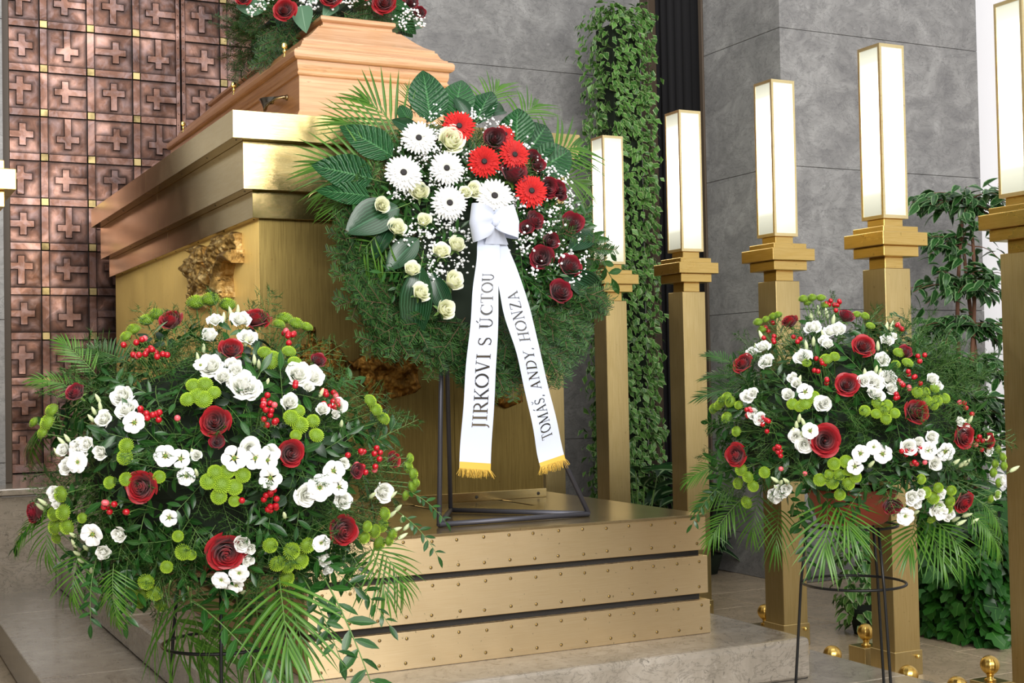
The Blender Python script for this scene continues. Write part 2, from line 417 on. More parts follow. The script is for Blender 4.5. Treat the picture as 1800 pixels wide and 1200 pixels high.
def wall_slabs(name, axis, at, u0, u1, z0, z1, us, zs, thick=0.12, sign=1):
    if axis == 'y': b = bevel_box(name, 'dark_frame', u0, u1, at + 0.02 * sign, at + thick * sign, z0, z1, 0) if sign > 0 else None
    else: b = bevel_box(name, 'dark_frame', at + 0.02, at + thick, u0 + 0.03, u1, z0, z1, 0)
    struct(b)
    U = [u0] + us + [u1]; Z = [z0] + zs + [z1]
    for i in range(len(U) - 1):
        for j in range(len(Z) - 1):
            a = (U[i] + (0.0015 if i else 0), U[i + 1] - (0.0015 if i < len(U) - 2 else 0)); c = (Z[j] + 0.0015, Z[j + 1] - 0.0015)
            if axis == 'y': bevel_box('wall_slab', 'marble_wall', a[0], a[1], at, at + 0.021, c[0], c[1], 0.001, b)
            else: bevel_box('wall_slab', 'marble_wall', at, at + 0.021, a[0], a[1], c[0], c[1], 0.001, b)
    return b
ZJ = [0.256, 0.82, 1.604, 2.45, 3.265, 4.08]
wall_slabs('wall_back', 'y', 7.87, 3.22, 4.98, 0.0, 4.9, [], ZJ)
wall_slabs('wall_back', 'y', 7.87, -1.5, 0.83, 0.0, 4.9, [-0.5], ZJ)
wall_slabs('wall_right', 'x', 4.98, 6.352, 7.13, 0.0, 4.9, [], ZJ)
wall_slabs('wall_front', 'y', 6.352, 5.0015, 6.55, 0.0, 4.9, [], ZJ)
struct(bevel_box('wall_right', 'white_plaster', 6.5, 9, 6.62, 6.8, 0, 4.9, 0))
struct(bevel_box('wall_right', 'white_plaster', 8.9, 9, -3, 6.62, 0, 4.9, 0))
struct(bevel_box('wall_rear', 'wall_dark', -7, 9, -9.2, -9.0, 0, 4.3, 0))
struct(bevel_box('wall_left', 'marble_wall', -1.7, -1.5, 2.5, 9, 0, 4.9, 0))
struct(bevel_box('trim', 'dark_frame', 4.97, 5.03, 7.131, 7.17, 0.0, 4.9, 0.003))
struct(bevel_box('trim', 'dark_frame', 4.97, 5.03, 7.76, 7.868, 0.0, 4.9, 0.003))
mb = MB(); N = 40                                           # black curtain filling the side opening
V = []
for i in range(N + 1):
    y = 7.12 + 0.76 * i / N
    for z in (0.0, 4.9): V.append((5.07 + 0.016 * math.sin(i * 1.3) + 0.006 * math.sin(i * 2.9), y, z))
mb.add(V, [(2 * i, 2 * i + 1, 2 * i + 3, 2 * i + 2) for i in range(N)])
tag(put('curtain', mb.mesh('curtain', 'black_curtain')), 'black curtain filling the tall opening between the grey stone walls', 'curtain')
# ------------------------------------------------------------------ copper door
DY = 8.80; PX = 0.284; PZ = 0.278; SEAM = 2.022
ZSQ = [EYE + 2.262 + 2 * PZ - k * PZ for k in range(13)]     # rows of square bosses
def cross_dist(x, z, arms):
    d = 9
    for (a0, a1, b0, b1) in arms:
        dx = max(a0 - x, 0, x - a1); dz = max(b0 - z, 0, z - b1); d = min(d, math.hypot(dx, dz))
    return d
FW, FH = 0.234, 0.228
def panel_meshes():
    out = {}
    for name in ('down', 'right', 'left', 'up'):
        if name in ('down', 'up'):
            s = 1 if name == 'down' else -1
            lo, hi = (-FH / 2 + 0.006, 0.082) if s > 0 else (-0.082, FH / 2 - 0.002)
            if s > 0: arms = [(-0.022, 0.022, lo + 0.012, hi), (-0.070, 0.070, -0.006, 0.038)]
            else: arms = [(-0.022, 0.022, lo, hi), (-0.070, 0.070, -0.042, 0.002)]
        else:
            s = 1 if name == 'right' else -1
            cx = -0.014 * s
            a = sorted((cx - 0.066 * s, (FW / 2 - 0.002) * s))
            arms = [(a[0], a[1], -0.022, 0.022), (cx - 0.022, cx + 0.022, -0.070, 0.070)]
        n = 22; mb = MB(); V = []; A = []
        for i in range(n + 1):
            for j in range(n + 1):
                x = -FW / 2 + FW * i / n; z = -FH / 2 + FH * j / n
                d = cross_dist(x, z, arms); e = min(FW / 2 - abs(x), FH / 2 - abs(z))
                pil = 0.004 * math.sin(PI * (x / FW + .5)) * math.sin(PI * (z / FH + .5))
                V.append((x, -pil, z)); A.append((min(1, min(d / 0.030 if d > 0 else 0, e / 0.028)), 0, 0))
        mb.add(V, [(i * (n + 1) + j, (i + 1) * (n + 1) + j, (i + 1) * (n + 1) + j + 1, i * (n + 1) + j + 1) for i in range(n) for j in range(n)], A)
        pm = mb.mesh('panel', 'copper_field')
        # the cross: outline polygon extruded 12 mm with a chamfer
        bm = bmesh.new()
        xs = sorted({a[0] for a in arms} | {a[1] for a in arms}); zs = sorted({a[2] for a in arms} | {a[3] for a in arms})
        vs = {}
        def vv(x, z):
            if (x, z) not in vs: vs[(x, z)] = bm.verts.new((x, 0, z))
            return vs[(x, z)]
        for i in range(len(xs) - 1):
            for j in range(len(zs) - 1):
                mx, mz = (xs[i] + xs[i + 1]) / 2, (zs[j] + zs[j + 1]) / 2
                if cross_dist(mx, mz, arms) == 0: bm.faces.new([vv(xs[i], zs[j]), vv(xs[i + 1], zs[j]), vv(xs[i + 1], zs[j + 1]), vv(xs[i], zs[j + 1])])
        bmesh.ops.dissolve_limit(bm, angle_limit=0.01, verts=bm.verts[:], edges=bm.edges[:])
        r = bmesh.ops.extrude_face_region(bm, geom=bm.faces[:])
        top = [v for v in r['geom'] if isinstance(v, bmesh.types.BMVert)]
        for v in top: v.co.y -= 0.013
        te = [e for e in bm.edges if e.verts[0] in top and e.verts[1] in top]
        bmesh.ops.bevel(bm, geom=te, offset=0.003, segments=1, affect='EDGES')
        bmesh.ops.recalc_face_normals(bm, faces=bm.faces[:])
        cm = bpy.data.meshes.new('cross'); bm.to_mesh(cm); bm.free(); cm.materials.append(MATS['copper_strip'])
        out[name] = (pm, cm)
    return out
PM = panel_meshes()
def unit_box(name, mat, sx, sy, sz, bev):
    bm = bmesh.new(); bmesh.ops.create_cube(bm, size=1)
    for v in bm.verts: v.co = Vector((v.co.x * sx, v.co.y * sy, v.co.z * sz))
    bmesh.ops.bevel(bm, geom=bm.edges[:], offset=bev, segments=1, affect='EDGES')
    me = bpy.data.meshes.new(name); bm.to_mesh(me); bm.free(); me.materials.append(MATS[mat]); return me
hs = unit_box('strip', 'copper_strip', FW - 0.002, 0.014, 0.046, 0.0025)
vs_ = unit_box('strip', 'copper_strip', 0.046, 0.014, FH - 0.002, 0.0025)
bs = unit_box('boss', 'copper_boss', 0.047, 0.022, 0.047, 0.003)
for leaf in (0, 1):
    x0 = SEAM - 4 * PX if leaf == 0 else SEAM
    z0, z1 = 0.705, ZSQ[0] + 0.05
    d = struct(bevel_box('door_%d' % (leaf + 1), 'gap_black', x0 + 0.003, x0 + 4 * PX - 0.003, DY + 0.004, DY + 0.05, z0, z1, 0))
    for r in range(12):
        zc = (ZSQ[r] + ZSQ[r + 1]) / 2
        for c in range(4):
            xc = x0 + (c + 0.5) * PX; gc = c + 4 * leaf
            # row 2 (z 2.40) is an 'even' row of the pattern seen in the photograph
            k = ('down', 'right')[gc % 2] if r % 2 == 1 else ('left', 'up')[gc % 2]
            p = put('panel', PM[k][0], d, Matrix.Translation((xc, DY + 0.003, zc)))
            WM[p.name] = Matrix.Translation((xc, DY + 0.003, zc))
            put('cross', PM[k][1], p, Matrix.Translation((xc, DY + 0.003, zc)))
            put('strip', hs, d, Matrix.Translation((xc, DY - 0.003, ZSQ[r])))
            if c: put('strip', vs_, d, Matrix.Translation((x0 + c * PX, DY - 0.003, zc)))
            if c: put('boss', bs, d, Matrix.Translation((x0 + c * PX, DY - 0.006, ZSQ[r])))
    for xe in (x0 + 0.018, x0 + 4 * PX - 0.018):
        bevel_box('strip', 'copper_strip', xe - 0.014, xe + 0.014, DY - 0.014, DY + 0.006, z0, z1, 0.003, d)
    mb = MB()
    for k in range(46):
        for xe in (x0 + 0.018, x0 + 4 * PX - 0.018):
            mb.lathe([(0.0035, 0), (0.003, 0.002), (0.001, 0.003)], 6, (xe, DY - 0.0142, z0 + 0.05 + k * 0.072), frame_z((0, -1, 0)))
    put('rivet', mb.mesh('rivet', 'screw_slot'), d, Matrix.Identity(4), kind='stuff')
    bevel_box('kick_plate', 'copper_strip', x0 + 0.03, x0 + 4 * PX - 0.03, DY - 0.008, DY + 0.004, z0, 0.762, 0.003, d)
struct(bevel_box('trim', 'dark_frame', 0.80, 0.88, 8.0, 8.95, 0.70, 4.6, 0.004))
struct(bevel_box('trim', 'dark_frame', 3.165, 3.25, 8.0, 8.95, 0.70, 4.6, 0.004))
struct(bevel_box('wall_back', 'marble_wall', -1.5, 4.9, 8.96, 9.1, 0, 4.9, 0))
# ------------------------------------------------------------------ podium under the catafalque
PT = 0.722
pod = thing('podium', 'stepped brass podium of three screwed bands with black gaps, under the catafalque', 'podium', (2.087, 5.8, 0.29))
def bx(name, mat, *a, parent=None, bev=0.0015, **k): return bevel_box(name, mat, *a, bev, parent, **k)
bx('core', 'gap_black', 1.345, 2.825, 4.15, 7.59, 0.289, 0.712, parent=pod, bev=0)
bands = [(0.593, 0.720), (0.436, 0.571), (0.290, 0.411)]
XO = [(1.325, 2.838), (1.324, 2.843), (1.323, 2.850)]
scr = MB(); slot = MB()
def screw(p, nv, r=0.0052):
    F = frame_z(nv, rng.uniform(0, PI))
    r *= .85; scr.lathe([(r, 0), (r, 0.0006), (r * 0.7, 0.0012)], 8, p, F)
    v = np.array([(-r * .85, -r * .16, 0.0014), (r * .85, -r * .16, 0.0014), (r * .85, r * .16, 0.0014), (-r * .85, r * .16, 0.0014)])
    slot.add(v @ F.T + p, [(0, 1, 2, 3)])
    rr = r * 1.25; k = 8
    ring = [(rr * math.cos(2 * PI * i / k), rr * math.sin(2 * PI * i / k), 0.0002) for i in range(k)]
    slot.add(np.array(ring) @ F.T + p, [tuple(range(k))])
for (z0, z1), (xa, xb) in zip(bands, XO):
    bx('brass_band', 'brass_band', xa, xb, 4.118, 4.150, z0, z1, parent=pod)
    bx('brass_band', 'brass_side', xa, xa + 0.025, 4.1505, 7.59, z0, z1, parent=pod, label='side strip of the brass podium, its shade painted into the brass')
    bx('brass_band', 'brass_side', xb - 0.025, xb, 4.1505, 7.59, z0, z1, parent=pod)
    for i in range(16):
        for zz in (z0 + 0.022, z1 - 0.020):
            screw(np.array([xa + 0.045 + i * (xb - xa - 0.085) / 15 + rng.uniform(-.004, .004), 4.1178, zz + rng.uniform(-.003, .003)]), (0, -1, 0), 0.0056)
    for i in range(30):
        for zz in (z0 + 0.02, z1 - 0.02):
            screw(np.array([xa - 0.0003, 4.19 + i * 0.113, zz]), (-1, 0, 0), 0.0045)
sm = put('screw', scr.mesh('screw', 'brass_side'), pod, Matrix.Identity(4), kind='stuff')
sm = put('screw_slot', slot.mesh('screw_slot', 'screw_slot', False), pod, Matrix.Identity(4), kind='stuff')
top_y = [4.112, 7.59]
slots = [1.69, 2.09, 2.487]                                   # rail slots running back under the catafalque
xs = [1.322] + [s + d for s in slots for d in (-0.011, 0.011)] + [2.842]
for i in range(0, len(xs), 2): bx('top_plate', 'platform_top', xs[i], xs[i + 1], 4.116, 7.59, 0.7125, PT, parent=pod, bev=0.001)
for s in slots: bx('top_plate', 'platform_top', s - 0.0109, s + 0.0109, 4.116, 4.80, 0.7125, PT, parent=pod, bev=0.0)
# ------------------------------------------------------------------ catafalque
cat = thing('catafalque', 'tall gold brass catafalque with stepped cornice carrying the coffin', 'catafalque', (2.087, 6.6, PT))
BX0, BX1, BY0, BY1 = 1.474, 2.702, 5.12, 8.13
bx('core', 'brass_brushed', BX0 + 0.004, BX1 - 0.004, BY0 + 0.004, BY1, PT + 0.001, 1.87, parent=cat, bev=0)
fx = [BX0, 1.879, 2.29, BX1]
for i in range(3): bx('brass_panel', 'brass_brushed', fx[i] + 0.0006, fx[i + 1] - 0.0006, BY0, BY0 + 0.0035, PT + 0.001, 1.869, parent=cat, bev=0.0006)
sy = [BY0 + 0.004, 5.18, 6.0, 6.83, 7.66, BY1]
for i in range(5): bx('brass_panel', 'brass_panel_lit', BX0, BX0 + 0.0035, sy[i] + 0.0006, sy[i + 1] - 0.0006, PT + 0.001, 1.869, parent=cat, bev=0.0006)
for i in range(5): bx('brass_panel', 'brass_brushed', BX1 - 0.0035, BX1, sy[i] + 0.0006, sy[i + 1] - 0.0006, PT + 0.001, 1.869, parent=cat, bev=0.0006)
def cornice(d, z0, z1, seam):
    x0, x1, y0 = BX0 - d, BX1 + d, BY0 - d
    bx('cornice_board', 'brass_polished', x0, x1, y0, seam, z0, z1, parent=cat, bev=0.0012)
    bx('cornice_board', 'brass_polished', x0, x1, seam + 0.0008, BY1, z0, z1, parent=cat, bev=0.0012)
cornice(0.035, 1.866, 1.969, 6.57)
cornice(0.083, 1.9695, 2.153, 6.57)
cornice(0.135, 2.1535, 2.259, 6.58)
mb = MB()
for (x, y, z) in [(BX0 - 0.11, 5.03, 2.1532), (BX0 - 0.06, 5.1, 1.9692), (BX0 - 0.015, 5.14, 1.8658)]:
    for k in range(7): mb.lathe([(0.004, 0), (0.003, -0.0012)], 8, (x, y + k * 0.45, z))
put('screw', mb.mesh('screw', 'screw_slot'), cat, Matrix.Identity(4), kind='stuff')
bx('base_trim', 'brass_polished', BX0 - 0.01, BX1 + 0.008, BY0 - 0.010, BY0 - 0.0005, PT + 0.0005, PT + 0.037, parent=cat, bev=0.001)
bx('base_trim', 'brass_polished', BX0 - 0.010, BX0 - 0.0005, BY0, BY1, PT + 0.0005, PT + 0.037, parent=cat, bev=0.001)
mb = MB()
for x in (1.66, 2.02, 2.38, 2.67): mb.lathe([(0.0075, 0), (0.006, 0.002), (0.003, 0.003)], 10, (x, BY0 - 0.0102, PT + 0.017), frame_z((0, -1, 0)))
put('screw', mb.mesh('screw', 'screw_slot'), cat, Matrix.Identity(4), kind='stuff')
# ------------------------------------------------------------------ cast bronze reliefs
def relief(name, poly, axis, at, thick, label, rough, cell, mat, seed):
    """poly: outline in (u, z); stands proud of the plane by `thick`"""
    P = np.array(poly); u0, z0 = P.min(0); u1, z1 = P.max(0)
    nu, nz = int((u1 - u0) / cell) + 2, int((z1 - z0) / cell) + 2
    k = len(P); A = P; B = np.roll(P, -1, 0)
    U, Z = np.meshgrid(u0 + (np.arange(nu + 1) - .5) * cell, z0 + (np.arange(nz + 1) - .5) * cell, indexing='ij')
    pts = np.stack([U.ravel(), Z.ravel()], 1)
    ins = np.zeros(len(pts), bool)
    for a, b in zip(A, B):
        c = ((a[1] > pts[:, 1]) != (b[1] > pts[:, 1])) & (pts[:, 0] < (b[0] - a[0]) * (pts[:, 1] - a[1]) / (b[1] - a[1] + 1e-12) + a[0])
        ins ^= c
    best = np.full(len(pts), 9.0); near = pts.copy()
    for a, b in zip(A, B):
        t = np.clip(((pts - a) @ (b - a)) / ((b - a) @ (b - a) + 1e-12), 0, 1)
        q = a + t[:, None] * (b - a); d = np.linalg.norm(pts - q, axis=1)
        m = d < best; best[m] = d[m]; near[m] = q[m]
    keepv = ins | (best < cell * 0.75)
    snap = keepv & (best < cell * 0.75); pts[snap] = near[snap]; best[snap] = 0
    idx = -np.ones(len(pts), int); V = []; top = []
    for i in np.where(keepv)[0]:
        idx[i] = len(V); u, z = pts[i]
        nz_ = noise.noise(Vector((u * 30 + seed, z * 30, 0.3))) + 0.7 * noise.noise(Vector((u * 80, z * 80 + seed, 1.3)))
        lump = noise.noise(Vector((u * 7 + seed, z * 7, 2.1)))
        h = thick * (0.55 + 0.45 * min(1, best[i] / 0.05) ** 0.6) + (rough * nz_ + rough * 1.3 * lump) * min(1, 0.4 + best[i] / 0.02)
        V.append((u, h, z)); 
    F = []
    for i in range(nu):
        for j in range(nz):
            q = [i * (nz + 1) + j, (i + 1) * (nz + 1) + j, (i + 1) * (nz + 1) + j + 1, i * (nz + 1) + j + 1]
            if all(idx[a] >= 0 for a in q):
                F.append(tuple(int(idx[a]) for a in q))
    ec = {}
    for f in F:
        for a, b in zip(f, f[1:] + f[:1]): ec[(a, b)] = 1
    n0 = len(V); bot = {}
    walls = []
    for (a, b) in list(ec):
        if (b, a) not in ec:
            for c in (a, b):
                if c not in bot: bot[c] = len(V); V.append((V[c][0], 0.0, V[c][2]))
            walls.append((b, a, bot[a], bot[b]))
    V = np.array(V); o = np.zeros_like(V)
    if axis == 'y': o[:, 0] = V[:, 0]; o[:, 1] = at - V[:, 1]; o[:, 2] = V[:, 2]
    else: o[:, 1] = V[:, 0]; o[:, 0] = at - V[:, 1]; o[:, 2] = V[:, 2]
    mb = MB(); mb.add(o, F + walls)
    me = mb.mesh(name, mat)
    bm = bmesh.new(); bm.from_mesh(me); bmesh.ops.recalc_face_normals(bm, faces=bm.faces[:])
    bm.to_mesh(me); bm.free()
    for p in me.polygons: p.use_smooth = p.index < len(F)
    return me
def pxpoly(pts, ox, oy, sc, axis, at, ku, kz):
    out = []
    for x, y in pts:
        q = on(ox + x / sc, oy + y / sc, axis, at); out.append((q[ku], q[kz]))
    return out
f1 = [(800,255),(850,250),(900,225),(950,210),(1000,230),(1012,400),(1000,440),(1045,500),(1060,560),(1060,620),(1072,700),(1030,740),(1050,800),(1072,870),(1060,1000),(850,1000),(835,870),(885,770),(850,650),(815,570),(800,480),(822,380),(870,350),(845,290)]
f2 = [(1115,130),(1200,90),(1280,100),(1325,80),(1350,45),(1410,60),(1418,270),(1335,330),(1260,400),(1280,560),(1262,640),(1240,820),(1200,760),(1190,690),(1130,650),(1092,600),(1078,480),(1090,390),(1120,320),(1105,250),(1160,190)]
f3 = [(1340,290),(1440,262),(1440,425),(1372,388),(1335,430),(1308,600),(1330,800),(1330,845),(1245,850),(1262,640),(1290,430)]
rl = thing('bronze_relief', 'rough cast bronze relief figures on the left side of the catafalque', 'relief', (BX0, 6.0, 1.6))
for i, (pl, th) in enumerate(((f1, 0.045), (f2, 0.055), (f3, 0.10))):
    me = relief('figure', pxpoly(pl, 200, 400, 6.923, 0, BX0 - 0.05, 1, 2), 'x', BX0, th, '', 0.022 if i < 2 else 0.002, 0.0045, 'bronze_cast', i * 5)
    put('figure', me, rl, Matrix.Identity(4))
rf = thing('bronze_relief', 'dark bronze relief of winged bird shapes on the front of the catafalque', 'relief', (1.9, BY0, 1.25))
b1 = [(900,180),(885,300),(830,400),(745,455),(682,438),(740,545),(815,520),(820,600),(850,680),(880,740),(925,830),(985,910),(1020,985),(1075,1035),(1080,1000),(1060,930),(1110,865),(1200,830),(1320,802),(1400,780),(1465,722),(1440,650),(1420,560),(1500,400),(1400,250),(1200,160),(1000,140)]
b2 = [(230,60),(340,90),(350,250),(420,215),(500,220),(575,275),(635,355),(672,440),(672,520),(640,620),(580,700),(480,780),(280,780),(100,720),(60,420),(110,300),(180,265),(270,270),(285,160),(250,100)]
for i, pl in enumerate((b1, b2)):
    me = relief('bird', pxpoly(pl, 500, 560, 6, 1, BY0 - 0.04, 0, 2), 'y', BY0, 0.045, '', 0.014, 0.0045, 'bronze_dark', 11 + i * 7)
    put('bird', me, rf, Matrix.Identity(4))
b3 = pxpoly([(0, 0), (45, -12), (50, 20), (20, 32), (-4, 20)], 872, 686, 1, 1, BY0 - 0.03, 0, 2)
put('bird', relief('bird', b3, 'y', BY0, 0.03, '', 0.006, 0.006, 'bronze_dark', 3), rf, Matrix.Identity(4))
# ------------------------------------------------------------------ coffin
cof = thing('coffin', 'light oak coffin with stepped moulded lid lying on the catafalque', 'coffin', (2.087, 6.63, 2.259))
CXc, CY0, CY1 = 2.087, 5.415, 7.856
def hull(name, prof, mat_f, closed_top=False, parent=cof):
    """prof: list of (half width, z); the ends step in like the sides"""
    mb = MB(); V = []
    for w, z in prof:
        ins = 0.367 - w; y0, y1 = CY0 + ins * 1.12, CY1 - ins * 1.12
        V += [(CXc - w, y0, z), (CXc + w, y0, z), (CXc + w, y1, z), (CXc - w, y1, z)]
    n = len(prof)
    ff = [(i * 4 + 0, i * 4 + 1, i * 4 + 5, i * 4 + 4) for i in range(n - 1)] + [(i * 4 + 2, i * 4 + 3, i * 4 + 7, i * 4 + 6) for i in range(n - 1)]
    sf = [(i * 4 + 1, i * 4 + 2, i * 4 + 6, i * 4 + 5) for i in range(n - 1)] + [(i * 4 + 3, i * 4 + 0, i * 4 + 4, i * 4 + 7) for i in range(n - 1)]
    mb.add(V, ff, mi=0); 
    mb.f += sf; mb.mi += [1] * len(sf)
    mb.f += [(0, 3, 2, 1), ((n - 1) * 4, (n - 1) * 4 + 1, (n - 1) * 4 + 2, (n - 1) * 4 + 3)]; mb.mi += [0, 0]
    return put(name, mb.mesh(name, ['oak', 'oak_shaded'], False), parent, Matrix.Identity(4))
z = lambda r: r + EYE
def rnd_prof(w0, z0, z1, bulge, k=5):
    return [(w0 + bulge * math.sin(PI * i / k), z0 + (z1 - z0) * i / k) for i in range(k + 1)]
hull('box', [(0.352, z(1.0292)), (0.352, z(1.115)), (0.350, z(1.122)), (0.338, z(1.142)), (0.337, z(1.285))] + [(0.337, z(1.29)), (0.345, z(1.294)), (0.347, z(1.300)), (0.343, z(1.308)), (0.341, z(1.312)), (0.345, z(1.320)), (0.348, z(1.335)), (0.348, z(1.3545))], 'oak')
hull('lid', [(0.352, z(1.3555))] + [(0.360, z(1.358)), (0.366, z(1.365)), (0.367, z(1.375)), (0.367, z(1.385)), (0.363, z(1.394)), (0.356, z(1.399))]
     + [(0.345, z(1.402)), (0.345, z(1.407)), (0.333, z(1.412)), (0.322, z(1.422)), (0.314, z(1.438)), (0.311, z(1.447)), (0.303, z(1.450)), (0.303, z(1.459)), (0.297, z(1.462)), (0.268, z(1.480)), (0.245, z(1.500)), (0.222, z(1.523)), (0.203, z(1.543)), (0.193, z(1.553)), (0.178, z(1.557)), (0.174, z(1.564)), (0.164, z(1.568)), (0.163, z(1.580)), (0.171, z(1.585)), (0.176, z(1.590)), (0.176, z(1.603)), (0.172, z(1.608))], 'oak')
def handle(y, zz):
    mb = MB(); pts = []; V = []; x0 = CXc - 0.338
    n = 22
    for i in range(n + 1):                                    # a flat twisted strap: two lugs and a bail
        t = i / n; yy = y - 0.115 + 0.23 * t
        out = 0.016 + 0.055 * math.sin(PI * t) ** 0.6 if 0 < i < n else 0.002
        tw = 0.25 + 2.6 * t; drop = -0.028 * math.sin(PI * t)
        c = np.array([x0 - out, yy, zz + drop + 0.02 * (t - .5)])
        wv = np.array([math.cos(tw), 0, math.sin(tw)]) * (0.012 + 0.020 * math.sin(PI * t)); nv = np.array([-math.sin(tw), 0, math.cos(tw)]) * 0.004
        V += [c - wv - nv, c + wv - nv, c + wv + nv, c - wv + nv]
    mb.add(V, [(i * 4 + j, i * 4 + (j + 1) % 4, i * 4 + 4 + (j + 1) % 4, i * 4 + 4 + j) for i in range(n) for j in range(4)] + [(3, 2, 1, 0), (n * 4, n * 4 + 1, n * 4 + 2, n * 4 + 3)])
    for s in (-1, 1): mb.lathe([(0.013, 0), (0.013, 0.004), (0.007, 0.010), (0.007, 0.02)], 12, (x0, y + s * 0.105, zz + s * 0.012), frame_z((-1, 0, 0)))
    me = mb.mesh('handle', 'bronze_handle'); return me
for y in (5.72, 6.63, 7.54): put('handle', handle(y, z(1.240)), cof, Matrix.Identity(4), label='twisted bronze handle')
def lid_screw():
    mb = MB()
    mb.lathe([(0.010, 0), (0.009, 0.004), (0.004, 0.007), (0.003, 0.016), (0.008, 0.022), (0.009, 0.028), (0.004, 0.034), (0.003, 0.040)], 10)
    mb.lathe([(0.002, 0.036), (0.012, 0.040), (0.014, 0.050), (0.010, 0.060), (0.002, 0.064)], 10, F=np.diag([1, 0.35, 1]))
    return mb.mesh('lid_screw', 'gold_bright')
ls = lid_screw()
for y in (5.6, 6.43, 7.5): 
    for s in (-1, 1): put('lid_screw', ls, cof, Matrix.Translation((CXc + s * 0.352, y, z(1.3985))))
# ------------------------------------------------------------------ lamp pillars
def lamp_pillar():
    t = thing('lamp_pillar', '', 'lamp', (0, 0, 0), 'brass lamp pillars with white glass lanterns in a row')
    def b(name, mat, h, z0, z1, bev=0.002, parent=t, **k): return bevel_box(name, mat, -h, h, -h, h, z0, z1, bev, parent, **k)
    b('shaft', 'brass_pillar', 0.067, 0.0, 1.648)
    b('plinth', 'brass_pillar', 0.073, 0.0, 0.10)
    b('neck', 'brass_cap', 0.048, 1.648, 1.695)
    b('lower_tier', 'brass_cap', 0.092, 1.695, 1.737)
    b('capital', 'brass_cap', 0.118, 1.7375, 1.792)
    b('upper_tier', 'brass_cap', 0.092, 1.7925, 1.817)
    b('neck', 'brass_cap', 0.050, 1.8175, 1.851)
    z0, z1 = 1.8515, 2.565; h = 0.0655; fw = 0.011
    fr = MB()
    fr.box(-h, h, -h, h, z0, z0 + 0.014); fr.box(-h, h, -h, h, z1 - 0.013, z1)
    for sx in (-1, 1):
        for sy in (-1, 1):
            xa, xb = sorted((sx * h, sx * (h - fw))); ya, yb = sorted((sy * h, sy * (h - fw)))
            fr.box(xa, xb, ya, yb, z0 + 0.014, z1 - 0.013)
    put('lantern_frame', fr.mesh('lantern_frame', 'brass_frame_lit', False), t, Matrix.Identity(4))
    for (dx, dy) in ((0, -1), (0, 1), (-1, 0), (1, 0)):
        q = h - 0.0035
        if dx: a = (dx * q - 0.0015, dx * q + 0.0015, -h + fw, h - fw)
        else: a = (-h + fw, h - fw, dy * q - 0.0015, dy * q + 0.0015)
        bevel_box('glass_pane', 'lamp_glass', *a, z0 + 0.014, z1 - 0.013, 0, t)
    mb = MB()
    mb.lathe([(0.004, 0), (0.004, 0.006), (0.009, 0.010), (0.009, 0.014), (0.004, 0.018)], 8, (0.045, -0.067, 0.075), frame_z((0, -1, 0)))
    put('knob', mb.mesh('knob', 'gold_bright'), t, Matrix.Identity(4))
    return t
def copy_tree(o, loc):
    r = o.copy(); COL.objects.link(r); r.location = loc
    for ch in o.children:
        c = ch.copy(); COL.objects.link(c); c.parent = r
        for gch in ch.children:
            d = gch.copy(); COL.objects.link(d); d.parent = c
    return r
lp = lamp_pillar()
LX = 3.866
rows = [(3.535, 'lamp pillar at the right edge of the picture, the nearest of the right-hand row'),
        (4.273, 'lamp pillar rising behind the right-hand floral arrangement, second nearest of its row'),
        (4.983, 'lamp pillar standing left of the arrangement on the right, third from the near end'),
        (5.733, 'lamp pillar in front of the black curtain opening, fourth from the near end'),
        (6.491, 'lamp pillar in front of the ivy-covered column'),
        (7.235, 'farthest lamp pillar of the right row, mostly hidden behind the wreath')]
for i, (y, lab) in enumerate(rows):
    o = lp if i == 0 else copy_tree(lp, (LX, y, 0))
    o.location = (LX, y, 0); o['label'] = 'brass ' + lab
for i, y in enumerate((3.78, 4.49, 5.11, 5.86, 6.61)):
    o = copy_tree(lp, (0.30, y, 0))
    o['label'] = 'brass lamp pillar at the left edge, only its capital corner in view' if i == 0 else 'brass lamp pillar of the left-hand row, outside the picture'
# ball posts
def ball_post():
    t = thing('ball_post', '', 'bollard', (0, 0, 0), 'small brass ball posts along the pillars')
    bevel_box('block', 'brass_pillar', -0.052, 0.052, -0.052, 0.052, 0.0, 0.072, 0.002, t)
    mb = MB(); mb.lathe([(0.021, 0.0725), (0.021, 0.077), (0.0125, 0.080), (0.0125, 0.092), (0.016, 0.0945), (0.016, 0.097)], 20)
    put('stem', mb.mesh('stem', 'brass_ball'), t, Matrix.Identity(4))
    mb = MB(); n = 48; prof = [(0.0355 * math.sin(PI * i / 14) + 1e-4, 0.129 - 0.0355 * math.cos(PI * i / 14)) for i in range(15)]
    V = []
    for r, zz in prof:
        for j in range(n):
            a = 2 * PI * j / n; rr = r * (1 - 0.045 * max(0, 1 - abs(((j % 4) - 0)) * 1.0))
            V.append((rr * math.cos(a), rr * math.sin(a), zz))
    f = [(i * n + j, i * n + (j + 1) % n, (i + 1) * n + (j + 1) % n, (i + 1) * n + j) for i in range(14) for j in range(n)]
    mb.add(V, f); put('ball', mb.mesh('ball', 'brass_ball'), t, Matrix.Identity(4)); return t
bp = ball_post()
posts = [(1345, 1075, 'brass ball post beside the third pillar, far left of the ball posts'), (1522, 1110, 'brass ball post left of the second nearest pillar, behind the right stand'),
         (1740, 1168, 'nearest fully visible brass ball post in front of the hedge'), (1456, 1151, 'half hidden brass ball post behind the marble edge, left one'),
         (1592, 1186, 'half hidden brass ball post behind the marble edge at the second nearest pillar'), (1683, 1206, 'brass ball post of which only the top shows above the marble edge')]
for i, (x, y, lab) in enumerate(posts):
    q = on(x, y, 2, 0.129)
    if i in (3, 4, 5): q = on(x, y, 2, 0.129); q[0] = max(q[0], 3.475)
    o = bp if i == 0 else copy_tree(bp, (q[0], q[1], 0)); o.location = (q[0], q[1], 0); o['label'] = lab
